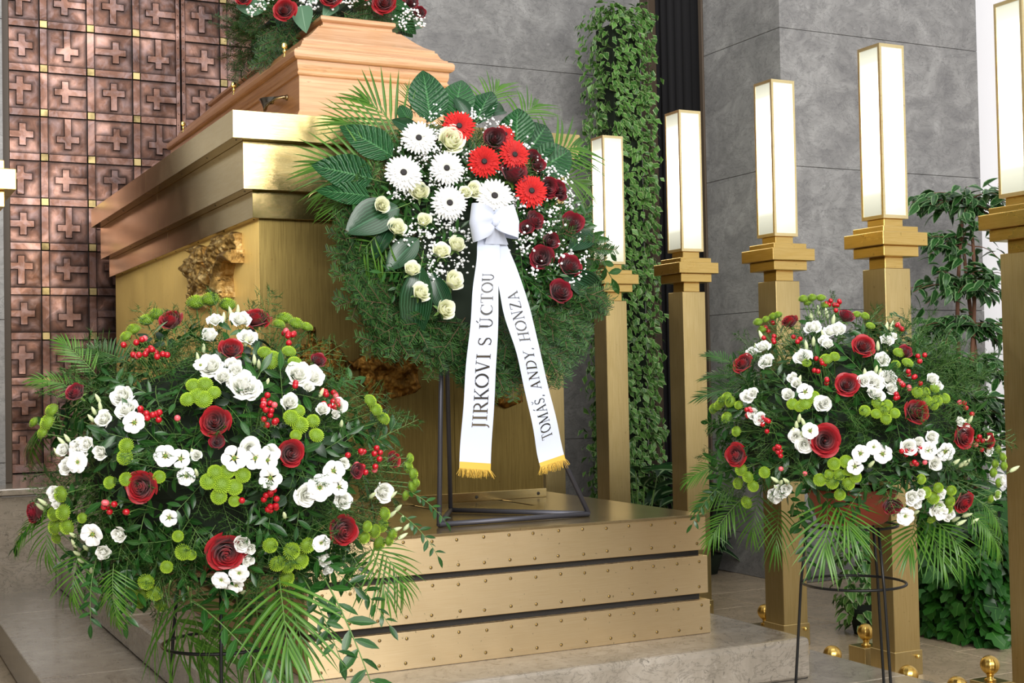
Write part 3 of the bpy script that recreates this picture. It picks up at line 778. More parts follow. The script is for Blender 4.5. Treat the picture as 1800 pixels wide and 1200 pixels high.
# ------------------------------------------------------------------ plant pieces
def leaf(L=1.0, W=0.3, n=5, fold=0.25, curl=0.15, kind='lance', wave=0.0):
    V = []; A = []
    for i in range(n + 1):
        t = i / n
        if kind == 'lance': w = math.sin(PI * min(1, t * 0.97 + 0.03)) ** 0.85
        elif kind == 'ovate': w = (math.sin(PI * min(1, t) ** 0.72) + 1e-6) ** 0.8 if 0 < t < 1 else 0.03
        elif kind == 'round': w = math.sqrt(max(0, 1 - (2 * t - 1) ** 2)) + 0.02
        elif kind == 'petal': w = (0.35 + 0.65 * math.sin(PI * 0.5 * min(1, t * 1.4))) * (1 if t < 0.8 else (0.8 if t < 1 else 0.25))
        else: w = min(1, t * 6 + .3) * (1 - t ** 3) + 0.01       # strap
        w = abs(w) * W / 2
        x = L * t; zz = -curl * L * t * t; wv = wave * math.sin(t * 12)
        V += [(x, w, zz + fold * w + wv * w), (x, 0, zz), (x, -w, zz + fold * w - wv * w)]
        A += [(-1, t, 0), (0, t, 0), (1, t, 0)]
    F = []
    for i in range(n):
        a = i * 3; F += [(a, a + 3, a + 4, a + 1), (a + 1, a + 4, a + 5, a + 2)]
    return np.array(V), F, np.array(A)
def leaf_ivy(L=1.0):
    o = [(0, 0), (0.02, 0.30), (0.25, 0.52), (0.38, 0.26), (0.70, 0.30), (1.0, 0), (0.70, -0.30), (0.38, -0.26), (0.25, -0.52), (0.02, -0.30)]
    V = [(0.3, 0, 0.0)] + [(x, y, 0.10 * abs(y) - 0.12 * x * x) for x, y in o]
    A = [(0, 0.3, 0)] + [((-1 if y > 0 else 1) if abs(y) > 0.01 else 0.0, x, 0) for x, y in o]
    A[6] = (0.9, 1, 0)
    return np.array(V) * L, [(0, i, i % 10 + 1) for i in range(1, 11)], np.array(A)
def bez(p0, p1, p2, n):
    p0, p1, p2 = map(lambda p: np.array(p, float), (p0, p1, p2))
    return [p0 * (1 - t) ** 2 + p1 * 2 * t * (1 - t) + p2 * t * t for t in (i / n for i in range(n + 1))]
def mesh_frond(name, mat, n=17, droop=0.25, wide=0.42, leafw=0.030, ldroop=0.35, seed=1, ang=(62, 16)):
    """palm frond, unit length along +X, leaflets spreading in Y, upper side +Z"""
    r = random.Random(seed); mb = MB()
    pts = bez((0, 0, 0), (0.5, 0, 0.03), (0.92, 0, -droop), 12)
    mb.tube(pts, 0.009, 5, 1, 0.003)
    for i in range(n):
        t = 0.10 + 0.86 * i / (n - 1)
        k = min(11, int(t * 12)); p = pts[k] + (pts[k + 1] - pts[k]) * (t * 12 - k); d = nrm(pts[k + 1] - pts[k])
        for s in (-1, 1):
            a = math.radians(ang[0] + (ang[1] - ang[0]) * t + r.uniform(-5, 5))
            dirv = nrm(d * math.cos(a) + np.array([0, s * math.sin(a), 0.16]))
            L = wide * (0.62 + 0.5 * math.sin(PI * min(1, t * 0.85 + 0.12))) * r.uniform(0.88, 1.08)
            v, f, a_ = leaf(L, leafw * r.uniform(.8, 1.15), 5, 0.35, ldroop * r.uniform(.5, 1.3), 'strap')
            mb.add(v, f, a_, frame(dirv, (0, 0, 1)), p, rnd=r.random())
    v, f, a_ = leaf(wide * 0.7, leafw, 4, 0.3, 0.2, 'strap'); mb.add(v, f, a_, frame(nrm(pts[-1] - pts[-2]), (0, 0, 1)), pts[-1], rnd=.4)
    return mb.mesh(name, [mat, 'stem_green'])
def mesh_spray(name, mat, n=9, L=1.0, lw=0.34, ll=0.26, kind='lance', seed=1, droop=0.2, stem='stem_green'):
    """a stem with alternate leaves, unit length along +X"""
    r = random.Random(seed); mb = MB()
    pts = bez((0, 0, 0), (0.5, r.uniform(-.1, .1), 0.06), (0.95, r.uniform(-.1, .1), -droop), 8)
    mb.tube(pts, 0.009, 4, 1, 0.004)
    for i in range(n):
        t = 0.12 + 0.85 * i / (n - 1); k = min(7, int(t * 8)); p = pts[k] + (pts[k + 1] - pts[k]) * (t * 8 - k); d = nrm(pts[k + 1] - pts[k])
        s = 1 if i % 2 else -1
        a = math.radians(r.uniform(35, 62)) if i < n - 1 else 0.1
        dv = nrm(d * math.cos(a) + np.array([0, s * math.sin(a), r.uniform(-.1, .35)]))
        l = ll * r.uniform(.8, 1.15); v, f, a_ = leaf(l, l * lw * r.uniform(.9, 1.1), 4, 0.2, r.uniform(.0, .3), kind)
        mb.add(v, f, a_, frame(dv, (r.uniform(-.3, .3), 0, 1)), p, rnd=r.random())
    return mb.mesh(name, [mat, stem])
def mesh_fern(name, seed=1, twigs=15, nn=17):
    """plumose asparagus fern, unit length, thin needles"""
    r = random.Random(seed); mb = MB()
    pts = bez((0, 0, 0), (0.5, r.uniform(-.1, .1), 0.05), (0.9, r.uniform(-.15, .15), -0.12), 8); mb.tube(pts, 0.005, 3, 1, 0.002)
    for i in range(twigs):
        t = 0.12 + 0.86 * i / (twigs - 1); k = min(7, int(t * 8)); p = pts[k] + (pts[k + 1] - pts[k]) * (t * 8 - k); d = nrm(pts[k + 1] - pts[k])
        s = 1 if i % 2 else -1; a = math.radians(r.uniform(35, 70))
        dv = nrm(d * math.cos(a) + np.array([0, s * math.sin(a), r.uniform(-.45, .45)])); L = 0.36 * math.sin(PI * (t * .8 + .15)) * r.uniform(.7, 1.15)
        q0 = p; mb.tube([p, p + dv * L], 0.0022, 3, 1, cap=False)
        for j in range(nn):
            u = (j + .6) / nn; q = q0 + dv * L * u
            nd = nrm(dv * 0.75 + np.array([r.gauss(0, 1), r.gauss(0, 1), r.gauss(0, 1)]) * 0.62); nl = 0.085 * r.uniform(.6, 1.2)
            w = nrm(np.cross(nd, (r.gauss(0, 1), r.gauss(0, 1), r.gauss(0, 1)))) * 0.0042
            mb.add([q - w, q + w, q + nd * nl], [(0, 1, 2)], None, rnd=r.random())
    return mb.mesh(name, ['needle_fern', 'stem_green'], False)
def mesh_fir(name, seed=1, twigs=6, nn=27):
    """fir branch, unit length: twigs in a plane with flat needles"""
    r = random.Random(seed); mb = MB()
    def twig(p, d, L, n):
        mb.tube([p, p + d * L * .5 + np.array([0, 0, .01]), p + d * L], 0.009, 4, 1, 0.004)
        side = nrm(np.cross((0, 0, 1), d))
        for j in range(n):
            u = 0.08 + 0.92 * j / (n - 1)
            for s in (-1, 1):
                el = r.uniform(-.25, .9)
                nd = nrm(d * r.uniform(.45, .8) + side * s * math.cos(el) + np.array([0, 0, 1]) * math.sin(el) * .8); nl = 0.15 * r.uniform(.75, 1.1) * (1 if u < .85 else .8)
                q = p + d * L * u; w = nrm(np.cross(nd, (0, 0, 1))) * 0.0072
                mb.add([q - w * .7, q + w * .7, q + nd * nl * .8 + w, q + nd * nl * .8 - w, q + nd * nl], [(0, 1, 2, 4, 3)], None, rnd=r.random())
    twig(np.array([0, 0, 0.]), np.array([1., 0, 0]), 1.0, nn)
    for i in range(twigs - 1):
        t = 0.15 + 0.6 * i / (twigs - 2); s = 1 if i % 2 else -1; a = math.radians(r.uniform(38, 52))
        twig(np.array([t, 0, 0]), np.array([math.cos(a), s * math.sin(a), r.uniform(-.1, .1)]), (0.55 - 0.35 * t) * r.uniform(.85, 1.2), int(nn * .5))
    return mb.mesh(name, ['needle_fir', 'bark_fir'], False)
# ------------------------------------------------------------------ flowers, unit radius, axis +Z
def mesh_rose(name, mat, N=24, openness=1.0, seed=1, ruffle=0.03, sep=True):
    r = random.Random(seed); mb = MB(); K, T = 6, 5
    mb.lathe([(0.05, -0.6), (0.10, -0.1), (0.10, 0.30), (0.07, 0.46), (0.02, 0.50)], 8)
    N = int(N * 1.35)
    for i in range(N):
        u = i / (N - 1); ang = i * 2.399 + r.uniform(-.15, .15)
        rad = 0.08 + (0.32 + 0.38 * openness) * u ** 0.9; hw = (1.35 - 0.55 * u)
        ztop = 0.56 - 0.30 * u ** 1.6 * openness; z0 = -0.62 + 0.1 * u
        V = []; A = []
        flare = openness * 0.42 * u ** 2.2
        ph = r.uniform(0, 6)
        for a in range(K + 1):
            s = 2 * a / K - 1
            for b in range(T + 1):
                t = b / T
                rr = rad * (0.30 + 0.70 * math.sin(t * PI / 2) ** 0.8) + flare * t ** 3 * (1 - .25 * s * s) + 0.05 * s * (1 - u)
                th = ang + s * hw * (0.55 + 0.45 * t)
                top = ztop * 1.0 - 0.22 * s * s * (0.4 + u) - ruffle * math.sin(5 * s + ph)
                zz = z0 + (top - z0) * t - flare * 0.45 * t ** 6
                V.append((rr * math.cos(th), rr * math.sin(th), zz)); A.append((s, min(1, t ** 4 * .9 + .25 * u), 0))
        mb.add(V, [(a * (T + 1) + b, (a + 1) * (T + 1) + b, (a + 1) * (T + 1) + b + 1, a * (T + 1) + b + 1) for a in range(K) for b in range(T)], A)
    if sep:
        mb.lathe([(0.02, -0.95), (0.09, -0.9), (0.2, -0.72), (0.22, -0.6)], 8, mi=1)
        for k in range(5):
            v, f, a_ = leaf(0.62, 0.2, 4, .2, .35, 'lance'); d = nrm((math.cos(k * 1.257), math.sin(k * 1.257), 0.25))
            mb.add(v, f, a_, frame(d, (0, 0, 1)), (0, 0, -0.64), mi=1)
    return mb.mesh(name, [mat, 'sepal_green'])
def mesh_lisi(name, seed=1, petals=6, cup=0.45, layers=1):
    r = random.Random(seed); mb = MB(); K, T = 6, 5
    for ly in range(layers):
        for i in range(petals):
            ang = 2 * PI * (i + .5 * ly) / petals + r.uniform(-.1, .1); hw = 0.86; V = []; A = []; ph = r.uniform(0, 6)
            sc = 1 - .22 * ly
            for a in range(K + 1):
                s = 2 * a / K - 1
                for b in range(T + 1):
                    t = b / T; ww = 0.25 + 0.75 * math.sin(min(1, t * 1.15) * PI / 2)
                    rr = sc * (0.10 + 0.90 * t ** (0.95)) * (1 - 0.16 * s * s * t) ; th = ang + s * hw * ww * (1 - .25 * t) + 0.18 * t
                    zz = cup * (t ** 0.6 - 0.4 * t ** 3) + 0.07 * math.sin(4 * s + ph) * t ** 2 + 0.10 * s * t + ly * .1
                    V.append((rr * math.cos(th), rr * math.sin(th), zz - 0.3)); A.append((s, min(1, t * 1.6), 0))
            mb.add(V, [(a * (T + 1) + b, (a + 1) * (T + 1) + b, (a + 1) * (T + 1) + b + 1, a * (T + 1) + b + 1) for a in range(K) for b in range(T)], A)
    mb.lathe([(0.03, -0.75), (0.06, -0.5), (0.16, -0.32), (0.1, -0.28)], 7, mi=1)
    return mb.mesh(name, ['petal_white', 'sepal_green'])
def mesh_stamens(name):
    r = random.Random(3); mb = MB()
    mb.lathe([(0.17, -0.24), (0.15, -0.14), (0.06, -0.04), (0.02, 0.0)], 8, mi=1)
    for k in range(6):
        a = k * 1.047; mb.lathe([(0.02, 0), (0.05, 0.04), (0.045, 0.09), (0.01, 0.11)], 5, (0.17 * math.cos(a), 0.17 * math.sin(a), -0.16), mi=0)
    return mb.mesh(name, ['stamen_yellow', 'sepal_green'])
def mesh_gerbera(name, mat, seed=1):
    r = random.Random(seed); mb = MB()
    for ly, (n, L, W, zz, c0) in enumerate(((28, 0.98, .19, 0.0, .04), (26, 0.84, .17, .05, .0), (22, 0.55, .12, .09, -.05))):
        for i in range(n):
            a = 2 * PI * (i + .5 * ly) / n + r.uniform(-.05, .05); l = L * r.uniform(.92, 1.04)
            v, f, a_ = leaf(l - 0.16, W * r.uniform(.85, 1.1), 4, 0.18, c0 + r.uniform(-.05, .12), 'petal')
            d = (math.cos(a), math.sin(a), 0.06 + 0.10 * ly); mb.add(v, f, a_, frame(d, (0, 0, 1)), (0.16 * math.cos(a), 0.16 * math.sin(a), zz))
    mb.lathe([(0.05, -0.7), (0.06, -0.25), (0.25, -0.1), (0.3, -0.02)], 8, mi=1)
    return mb.mesh(name, [mat, 'sepal_green'])
def mesh_disc(name, ring):
    r = random.Random(5); mb = MB()
    mb.lathe([(0.17, 0.08), (0.16, 0.14), (0.10, 0.165), (0.03, 0.15), (0.005, 0.14)], 16, mi=0)
    for i in range(70):
        a = i * 2.399; rr = 0.17 + 0.12 * (i / 70)
        v, f, a_ = leaf(0.10, 0.03, 2, .1, -.1, 'lance'); mb.add(v, f, a_, frame((math.cos(a), math.sin(a), .6), (0, 0, 1)), (rr * math.cos(a), rr * math.sin(a), .08), mi=1)
    return mb.mesh(name, ['disc_dark', ring])
def mesh_pompon(name, seed=1, n=130, flat=0.62):
    r = random.Random(seed); mb = MB()
    mb.lathe([(0.15, -0.55), (0.6, -0.35), (0.84, -0.05), (0.80, 0.18), (0.62, 0.38), (0.35, 0.48), (0.02, 0.50)], 12, mi=0)
    for i in range(n):
        z0 = 1 - 1.25 * (i + .5) / n; a = i * 2.399; rr = math.sqrt(max(0, 1 - z0 * z0)); d = np.array([rr * math.cos(a), rr * math.sin(a), z0])
        p = d * np.array([0.80, 0.80, flat * 0.78]); dv = nrm(d * np.array([1, 1, .8]) + np.array([0, 0, .12]))
        l = 0.26 + 0.06 * r.random(); v, f, a_ = leaf(l, 0.16, 2, .35, -.1, 'petal'); mb.add(v, f, a_, frame(dv, (0, 0, 1)), p - dv * .06)
    mb.lathe([(0.05, -1.2), (0.05, -0.5)], 5, mi=1)
    return mb.mesh(name, ['pompon_green', 'stem_green'])
def mesh_berry(name, mat):
    mb = MB(); mb.lathe([(0.02, -0.9), (0.5, -0.8), (0.9, -0.3), (0.97, 0.1), (0.8, 0.65), (0.4, 1.0), (0.08, 1.12)], 10)
    for k in range(5):
        v, f, a_ = leaf(0.9, 0.5, 2, .2, .3, 'lance'); mb.add(v, f, a_, frame((math.cos(k * 1.257), math.sin(k * 1.257), -.1), (0, 0, 1)), (0, 0, -.85), mi=1)
    return mb.mesh(name, [mat, 'sepal_green'])
def mesh_bud(name):
    mb = MB(); mb.lathe([(0.1, -1.15), (0.3, -1.0), (0.42, -0.5), (0.42, 0.1), (0.3, 0.7), (0.12, 1.1), (0.02, 1.25)], 8, mi=0)
    mb.lathe([(0.06, -2.2), (0.07, -1.1)], 5, mi=1)
    for k in range(4):
        v, f, a_ = leaf(0.9, 0.22, 3, .2, -.15, 'lance'); mb.add(v, f, a_, frame((math.cos(k * 1.57), math.sin(k * 1.57), 1.0), (math.cos(k * 1.57), math.sin(k * 1.57), -1)), (0, 0, -1.1), mi=1)
    return mb.mesh(name, ['bud_green', 'sepal_green'])
ROSE = [mesh_rose('rose', 'petal_red', 26, 1.0, 1), mesh_rose('rose', 'petal_red', 24, 0.75, 2, 0.05)]
ROSE_D = [mesh_rose('rose', 'petal_dark', 22, 0.62, 3, 0.05), mesh_rose('rose', 'petal_dark', 18, 0.42, 4, 0.04)]
ROSE_C = [mesh_rose('rose', 'petal_cream', 20, 0.62, 5, 0.04), mesh_rose('rose', 'petal_cream', 17, 0.45, 6, 0.04)]
LISI = [mesh_lisi('lisianthus', 1, 6, .5), mesh_lisi('lisianthus', 2, 5, .62), mesh_lisi('lisianthus', 3, 6, .42, 2)]
LISI_D = [mesh_rose('lisianthus', 'petal_white', 20, 1.0, 8, 0.12, False), mesh_rose('lisianthus', 'petal_white', 16, 0.6, 9, 0.1, False)]
STAM = mesh_stamens('stamens')
GER_W = [mesh_gerbera('gerbera', 'petal_gerbera_white', s) for s in (1, 2)]
GER_R = [mesh_gerbera('gerbera', 'petal_gerbera_red', s) for s in (3, 4)]
DISC_W = mesh_disc('flower_centre', 'disc_cream'); DISC_R = mesh_disc('flower_centre', 'disc_red')
POM = [mesh_pompon('pompon_bloom', s, flat=fl) for s, fl in ((1, .62), (2, .8))]
BER = mesh_berry('berry', 'berry_red'); BERP = mesh_berry('berry', 'berry_pink'); BUD = mesh_bud('bud')
FROND = [mesh_frond('palm_frond', 'leaf_palm', 15, .22, .40, .030, .30, 1), mesh_frond('palm_frond', 'leaf_palm', 17, .45, .46, .030, .7, 2), mesh_frond('palm_frond', 'leaf_palm_dark', 15, .12, .42, .034, .18, 3),
         mesh_frond('palm_frond', 'leaf_palm', 9, .15, .85, .042, .25, 4, (60, 10)), mesh_frond('palm_frond', 'leaf_palm', 9, .35, .80, .040, .5, 5, (64, 14))]
RUSC = [mesh_spray('ruscus_sprig', 'leaf_ruscus', 9, seed=s, lw=.34, ll=.27) for s in (1, 2, 3)]
RUSC_L = [mesh_spray('ruscus_sprig', 'leaf_ruscus', 13, seed=s, lw=.36, ll=.20, droop=.35) for s in (4, 5)]
EUC = [mesh_spray('rose_leaf_sprig', 'leaf_rose', 5, seed=s, lw=.62, ll=.40, kind='ovate') for s in (6, 7)]
EUCG = mesh_spray('eucalyptus_sprig', 'leaf_eucalyptus', 6, seed=9, lw=.62, ll=.42, kind='ovate')
FERN = [mesh_fern('fern_spray', s) for s in (1, 2, 3)]
FIR = [mesh_fir('fir_branch', s) for s in (1, 2, 3)]
def mesh_big(kind, mat, L, W, fold, curl, wave=0.0, n=9):
    mb = MB(); v, f, a = leaf(L, W, n, fold, curl, kind, wave); mb.add(v, f, a)
    mb.tube([(-0.25 * L, 0, 0.0), (0, 0, 0), (L * .5, 0, -curl * L * .25 - .004)], 0.008, 5, 1, .004)
    return mb.mesh('broad_leaf', [mat, 'stem_green'])
BROAD = [mesh_big('ovate', 'leaf_glossy', 1, .60, .28, .15, .06, 11), mesh_big('ovate', 'leaf_glossy', 1, .55, .15, .30, .05, 11)]
ASPI = [mesh_big('lance', 'leaf_aspidistra', 1, .60, .35, .20), mesh_big('lance', 'leaf_aspidistra', 1, .5, .6, .5)]
VIEW = nrm(R @ np.array([0, 0, 1.0]))           # the direction the photographer faces
def stem(mbs, p, q, r=0.0016): mbs.tube([p, (np.array(p) + q) / 2 + np.array([0, 0, .006]), q], r, 4, cap=False)
# ------------------------------------------------------------------ dome arrangements
class Dome:
    def __init__(s, c, sx, sy, sz): s.c = np.array(c, float); s.r = np.array([sx, sy, sz])
    def hit(s, x, y, k=1.0):
        o = (np.array([0, 0, EYE]) - s.c) / (s.r * k); d = ray(x, y) / (s.r * k)
        a, b, c = d @ d, 2 * o @ d, o @ o - 1; D = b * b - 4 * a * c
        t = (-b - math.sqrt(D)) / (2 * a) if D > 0 else -b / (2 * a)
        p = np.array([0, 0, EYE]) + ray(x, y) * t
        return p, nrm((p - s.c) / s.r ** 2)
    def at(s, az, el, k=1.0):
        d = np.array([math.cos(el) * math.cos(az), math.cos(el) * math.sin(az), math.sin(el)])
        return s.c + d * s.r * k, nrm(d / s.r)
def depth(p): return (R.T @ (np.array(p) - (0, 0, EYE)))[2]
def bloom(name, me, parent, p, n, rad, spin=None, **k):
    spin = rng.uniform(0, 6.28) if spin is None else spin
    return put(name, me, parent, M4(p, frame_z(n, spin), rad), **k)
def arrangement(label, dome, base, roses, lisi, lisi_open, buds, poms, berries, fronds, seed, low=0.45, rx=(0.62, 0.25), bowl=True):
    global rng
    rng = random.Random(seed); r = rng
    t = thing('floral_arrangement', label, 'flowers', base, 'dome arrangements on black wire stands')
    toC = -VIEW
    def facing(n, w=0.45, up=0.1): return nrm(n + toC * w + np.array([0, 0, up]) + np.array([r.gauss(0, .12), r.gauss(0, .12), r.gauss(0, .12)]))
    mb = MB(); mb.lathe([(0.10, 0.0), (0.115, 0.01), (0.145, 0.10), (0.150, 0.115), (0.135, 0.115), (0.12, 0.10)], 28, base)
    if bowl: put('bowl', mb.mesh('bowl', 'terracotta'), t, Matrix.Identity(4))
    bm = bmesh.new(); bmesh.ops.create_icosphere(bm, subdivisions=4, radius=1)
    for v in bm.verts:
        q = v.co * (0.70 + 0.08 * noise.noise(v.co * 4)); q.z = max(q.z, -low * .85)
        v.co = Vector(dome.c) + Vector((q.x * dome.r[0], q.y * dome.r[1], q.z * dome.r[2]))
    me = bpy.data.meshes.new('moss_core'); bm.to_mesh(me); bm.free(); me.materials.append(MATS['moss_core'])
    put('moss_core', me, t, Matrix.Identity(4))
    camaz = math.atan2(-VIEW[1], -VIEW[0])
    for i in range(230):                                       # fern clouds
        az = camaz + r.uniform(-2.0, 2.0) if i < 205 else r.uniform(0, 6.28); el = math.asin(r.uniform(-low, 1.0))
        p, n = dome.at(az, el, r.uniform(0.52, 0.76)); d = nrm(n + np.array([r.gauss(0, .5), r.gauss(0, .5), r.gauss(0, .4) - .05]))
        put('fern_spray', r.choice(FERN), t, M4(p, frame(d, (r.gauss(0, 1), r.gauss(0, 1), 1.2)), r.uniform(.15, .23)))
    for i in range(150):                                       # ruscus
        az = camaz + r.uniform(-1.9, 1.9); el = math.asin(r.uniform(-low - .05, 0.97))
        p, n = dome.at(az, el, r.uniform(0.66, 0.80)); tg = np.cross(n, (r.gauss(0, 1), r.gauss(0, 1), r.gauss(0, 1)))
        d = nrm(n * .55 + nrm(tg) * .8 + np.array([0, 0, -.15]))
        put('ruscus_sprig', r.choice(RUSC), t, M4(p, frame(d, n + (0, 0, .3)), r.uniform(.13, .19)))
    for i in range(26):
        az = camaz + r.uniform(-1.6, 1.6); el = math.asin(r.uniform(-0.4, 0.9))
        p, n = dome.at(az, el, r.uniform(0.74, 0.86)); d = nrm(n * .5 + nrm(np.cross(n, (r.gauss(0, 1), r.gauss(0, 1), r.gauss(0, 1)))))
        put('rose_leaf_sprig', r.choice(EUC), t, M4(p, frame(d, n), r.uniform(.09, .12)))
    for (x0, y0, x1, y1, k, kind, sc) in fronds:
        p0 = np.array(dome.hit(x0, y0, 0.98 if y0 > 960 else 0.8)[0]); dd = depth(p0) + k
        q = ray(x1, y1) / 2377.0 * dd + np.array([0, 0, EYE])
        L = np.linalg.norm(q - p0) * 1.06
        up = np.array([0, 0, 1.0]) + toC * 0.8 + (p0 - dome.c) * .4
        if kind == 'r': put('ruscus_sprig', r.choice(RUSC_L), t, M4(p0, frame(q - p0, up), L))
        else: put('palm_frond', FROND[kind], t, M4(p0, frame(q - p0, up), (L, L * sc, L)))
    if low > .6:                                               # hanging greenery that hides the bowl
        for i in range(110):
            az = camaz + r.uniform(-1.5, 1.5); p = np.array([dome.c[0] + .30 * math.cos(az) * r.uniform(.3, 1), dome.c[1] + .28 * math.sin(az) * r.uniform(.4, 1), dome.c[2] - r.uniform(.12, .25)])
            d = nrm((math.cos(az), math.sin(az), r.uniform(-1.4, -.2)))
            if i % 2: put('fern_spray', r.choice(FERN), t, M4(p, frame(d, (r.gauss(0, 1), r.gauss(0, 1), 1.2)), r.uniform(.14, .20)))
            else: put('ruscus_sprig', r.choice(RUSC), t, M4(p, frame(d, toC + (0, 0, .4)), r.uniform(.12, .18)))
    def px(s, p): return s * depth(p) / 2377.0
    for (x, y, s, *k) in roses:
        p, n = dome.hit(x, y, 1.02); n = facing(n, .55)
        R_ = px(s, p) * 1.0; bloom('rose', (ROSE if not k else ROSE_D)[r.randint(0, 1)] if not k else ROSE_D[0], t, p - n * R_ * .2, n, R_, label='dark red rose' if k else 'red rose')
    for (x, y, s) in lisi:
        p, n = dome.hit(x, y, 1.02); n = facing(n, .5, .15); R_ = px(s, p) * 1.12
        bloom('lisianthus', r.choice(LISI_D), t, p - n * R_ * .2, n, R_, label='double white lisianthus')
    for (x, y, s) in lisi_open:
        p, n = dome.hit(x, y, 1.04); n = facing(n, .8, .1); R_ = px(s, p) * 1.08
        o = bloom('lisianthus', r.choice(LISI), t, p, n, R_, label='open white lisianthus with a green and yellow centre')
        m = M4(p, frame_z(n), R_); WM[o.name] = m; 
        put('stamens', STAM, o, m); 
    for (x, y) in buds:
        p, n = dome.hit(x, y, 1.0); n = nrm(n * .7 + np.array([0, 0, .8]) + toC * .15 + np.array([r.gauss(0, .2), r.gauss(0, .2), 0])); bloom('bud', BUD, t, p, n, px(8.5, p))
    st = MB()
    for (x, y, s) in poms:
        p, n = dome.hit(x, y, 1.0); n = facing(n, .35, .35); R_ = px(s, p) * 1.06
        bloom('pompon_bloom', r.choice(POM), t, p, n, R_); stem(st, p - n * R_ * .5, p - n * 0.05 - (p - dome.c) * .28)
    cnt = 0
    for (x, y, s, k) in berries:
        for j in range(k):
            a = r.uniform(0, 6.28); q = s * math.sqrt(r.random())
            p, n = dome.hit(x + q * math.cos(a), y + q * math.sin(a) * .9, r.uniform(.97, 1.03)); n = facing(n, .1, .6)
            bloom('berry', BER if r.random() < .85 else BERP, t, p, n, px(rx[0] * 8.0 * (4.0 / depth(p)), p)); stem(st, p - n * .006, p - n * .04 - (p - dome.c) * .12, .0012)
    put('stem', st.mesh('stem', 'stem_green'), t, Matrix.Identity(4), kind='stuff')
    return t
def wire_stand(label, c, angs, group=None):
    x, y = c; t = thing('wire_stand', label, 'stand', (x, y, 0.144), group)
    fw, rt = nrm((VIEW[0], VIEW[1], 0)), nrm((VIEW[1], -VIEW[0], 0))
    def P(a, r_, zz): return np.array([x, y, 0]) + rt * r_ * math.cos(a) + fw * r_ * math.sin(a) + np.array([0, 0, zz])
    zt, zr, zf = EYE - .503, EYE - .70, 0.146
    for a in angs:
        a = math.radians(a); mb = MB(); mb.tube([P(a, .147, zt + 0.0), P(a, .172, zr), P(a, .20, zf + .01), P(a, .200, zf + .005)], 0.0048, 8); put('leg', mb.mesh('leg', 'iron_black'), t, Matrix.Identity(4))
    for rr, zz in ((.168, zr), (.146, zt - .006)):
        mb = MB(); mb.tube([P(2 * PI * k / 48, rr, zz) for k in range(49)], 0.0046, 8, cap=False); put('ring', mb.mesh('ring', 'iron_black'), t, Matrix.Identity(4))
    return t
wire_stand('black wire stand under the left floral arrangement', (0.944, 3.655), (-82, 38, 158), 'black wire flower stands')
wire_stand('black wire stand under the right floral arrangement', (3.021, 3.532), (-71, 49, 169), 'black wire flower stands')
L_roses = [(299,560,25),(450,556,25),(406,612,25),(131,688,23,1),(377,740,31),(381,775,18,1),(512,796,27),(246,856,28),(693,808,18),(57,901,23,1),(605,933,31),(398,973,33),(560,632,18,1),(628,826,18,1),(95,1200-340,1)]
L_roses = L_roses[:-1]
L_lisi = [(368,587,17),(423,558,16),(436,590,15),(378,560,12),(370,640,20),(392,660,17),(410,640,16),(428,672,25),(414,650,17),(440,682,18),(212,695,18),(222,716,17),(180,735,14),(525,655,20),(552,658,18),(543,678,13),(510,705,18),(567,718,14),(597,712,13),(137,788,17),(110,790,14),(115,818,13),(175,795,15),(150,780,12),(440,787,16),(475,795,14),(605,815,12),(575,835,12),(540,870,18),(605,880,15),(677,865,16),(208,940,16),(180,972,12),(425,955,17),(440,965,12),(570,985,15),(577,1002,11),(437,985,13),(405,1030,12),(95,868,13),(98,885,11),(345,800,12),(590,728,10)]
L_open = [(235,742,19),(135,812,19),(290,801,19),(317,806,17),(327,837,16),(412,805,22),(449,805,20),(470,808,18),(475,840,20),(587,828,19),(563,857,23),(597,856,15),(297,910,15),(161,940,20),(565,955,16),(388,1020,16),(420,1008,17),(415,1030,13),(352,640,12)]
L_buds = [(405,548),(393,558),(418,545),(470,672),(358,612),(347,628),(172,700),(176,714),(165,722),(160,735),(130,955),(135,972),(150,962),(160,1002),(128,940),(142,985),(700,893),(707,912),(690,903),(716,925),(708,942),(697,930),(75,882),(70,890),(408,1040),(428,1040),(433,600),(447,632),(455,640),(338,795),(345,830),(565,690),(600,745),(118,770),(108,775),(100,795),(500,905),(655,870),(690,870)]
L_poms = [(235,580,13),(258,563,15),(275,553,14),(222,592,11),(345,533,17),(370,528,17),(400,537,16),(500,560,15),(520,570,14),(490,570,11),(538,575,12),(340,678,13),(360,676,14),(347,695,14),(358,702,15),(330,702,13),(376,690,12),(465,620,12),(480,628,13),(475,638,13),(508,618,12),(518,637,12),(512,735,15),(527,747,15),(525,722,11),(550,740,12),(556,765,13),(520,765,10),(222,783,13),(220,803,14),(222,842,12),(193,848,11),(280,838,11),(378,830,13),(400,828,13),(366,846,14),(390,851,16),(412,856,14),(385,872,14),(427,835,13),(412,880,10),(650,705,12),(660,720,12),(673,736,12),(60,742,10),(84,742,15),(92,722,13),(76,760,12),(95,903,12),(112,900,14),(108,868,14),(98,925,14),(118,925,14),(100,945,10),(145,910,9),(313,942,10),(322,970,14),(336,975,9),(293,996,11),(233,1035,13),(257,1022,14),(252,1045,12),(272,1042,14),(285,1064,14),(245,1060,10),(475,958,13),(512,968,15),(540,958,14),(487,990,14),(505,994,13),(527,985,15),(503,1016,14),(640,945,11),(658,933,12),(672,923,12),(675,903,12),(665,955,13),(645,925,10),(688,938,12),(683,950,10),(716,820,11),(725,833,11),(723,855,11),(712,870,9),(730,848,9),(720,805,9)]
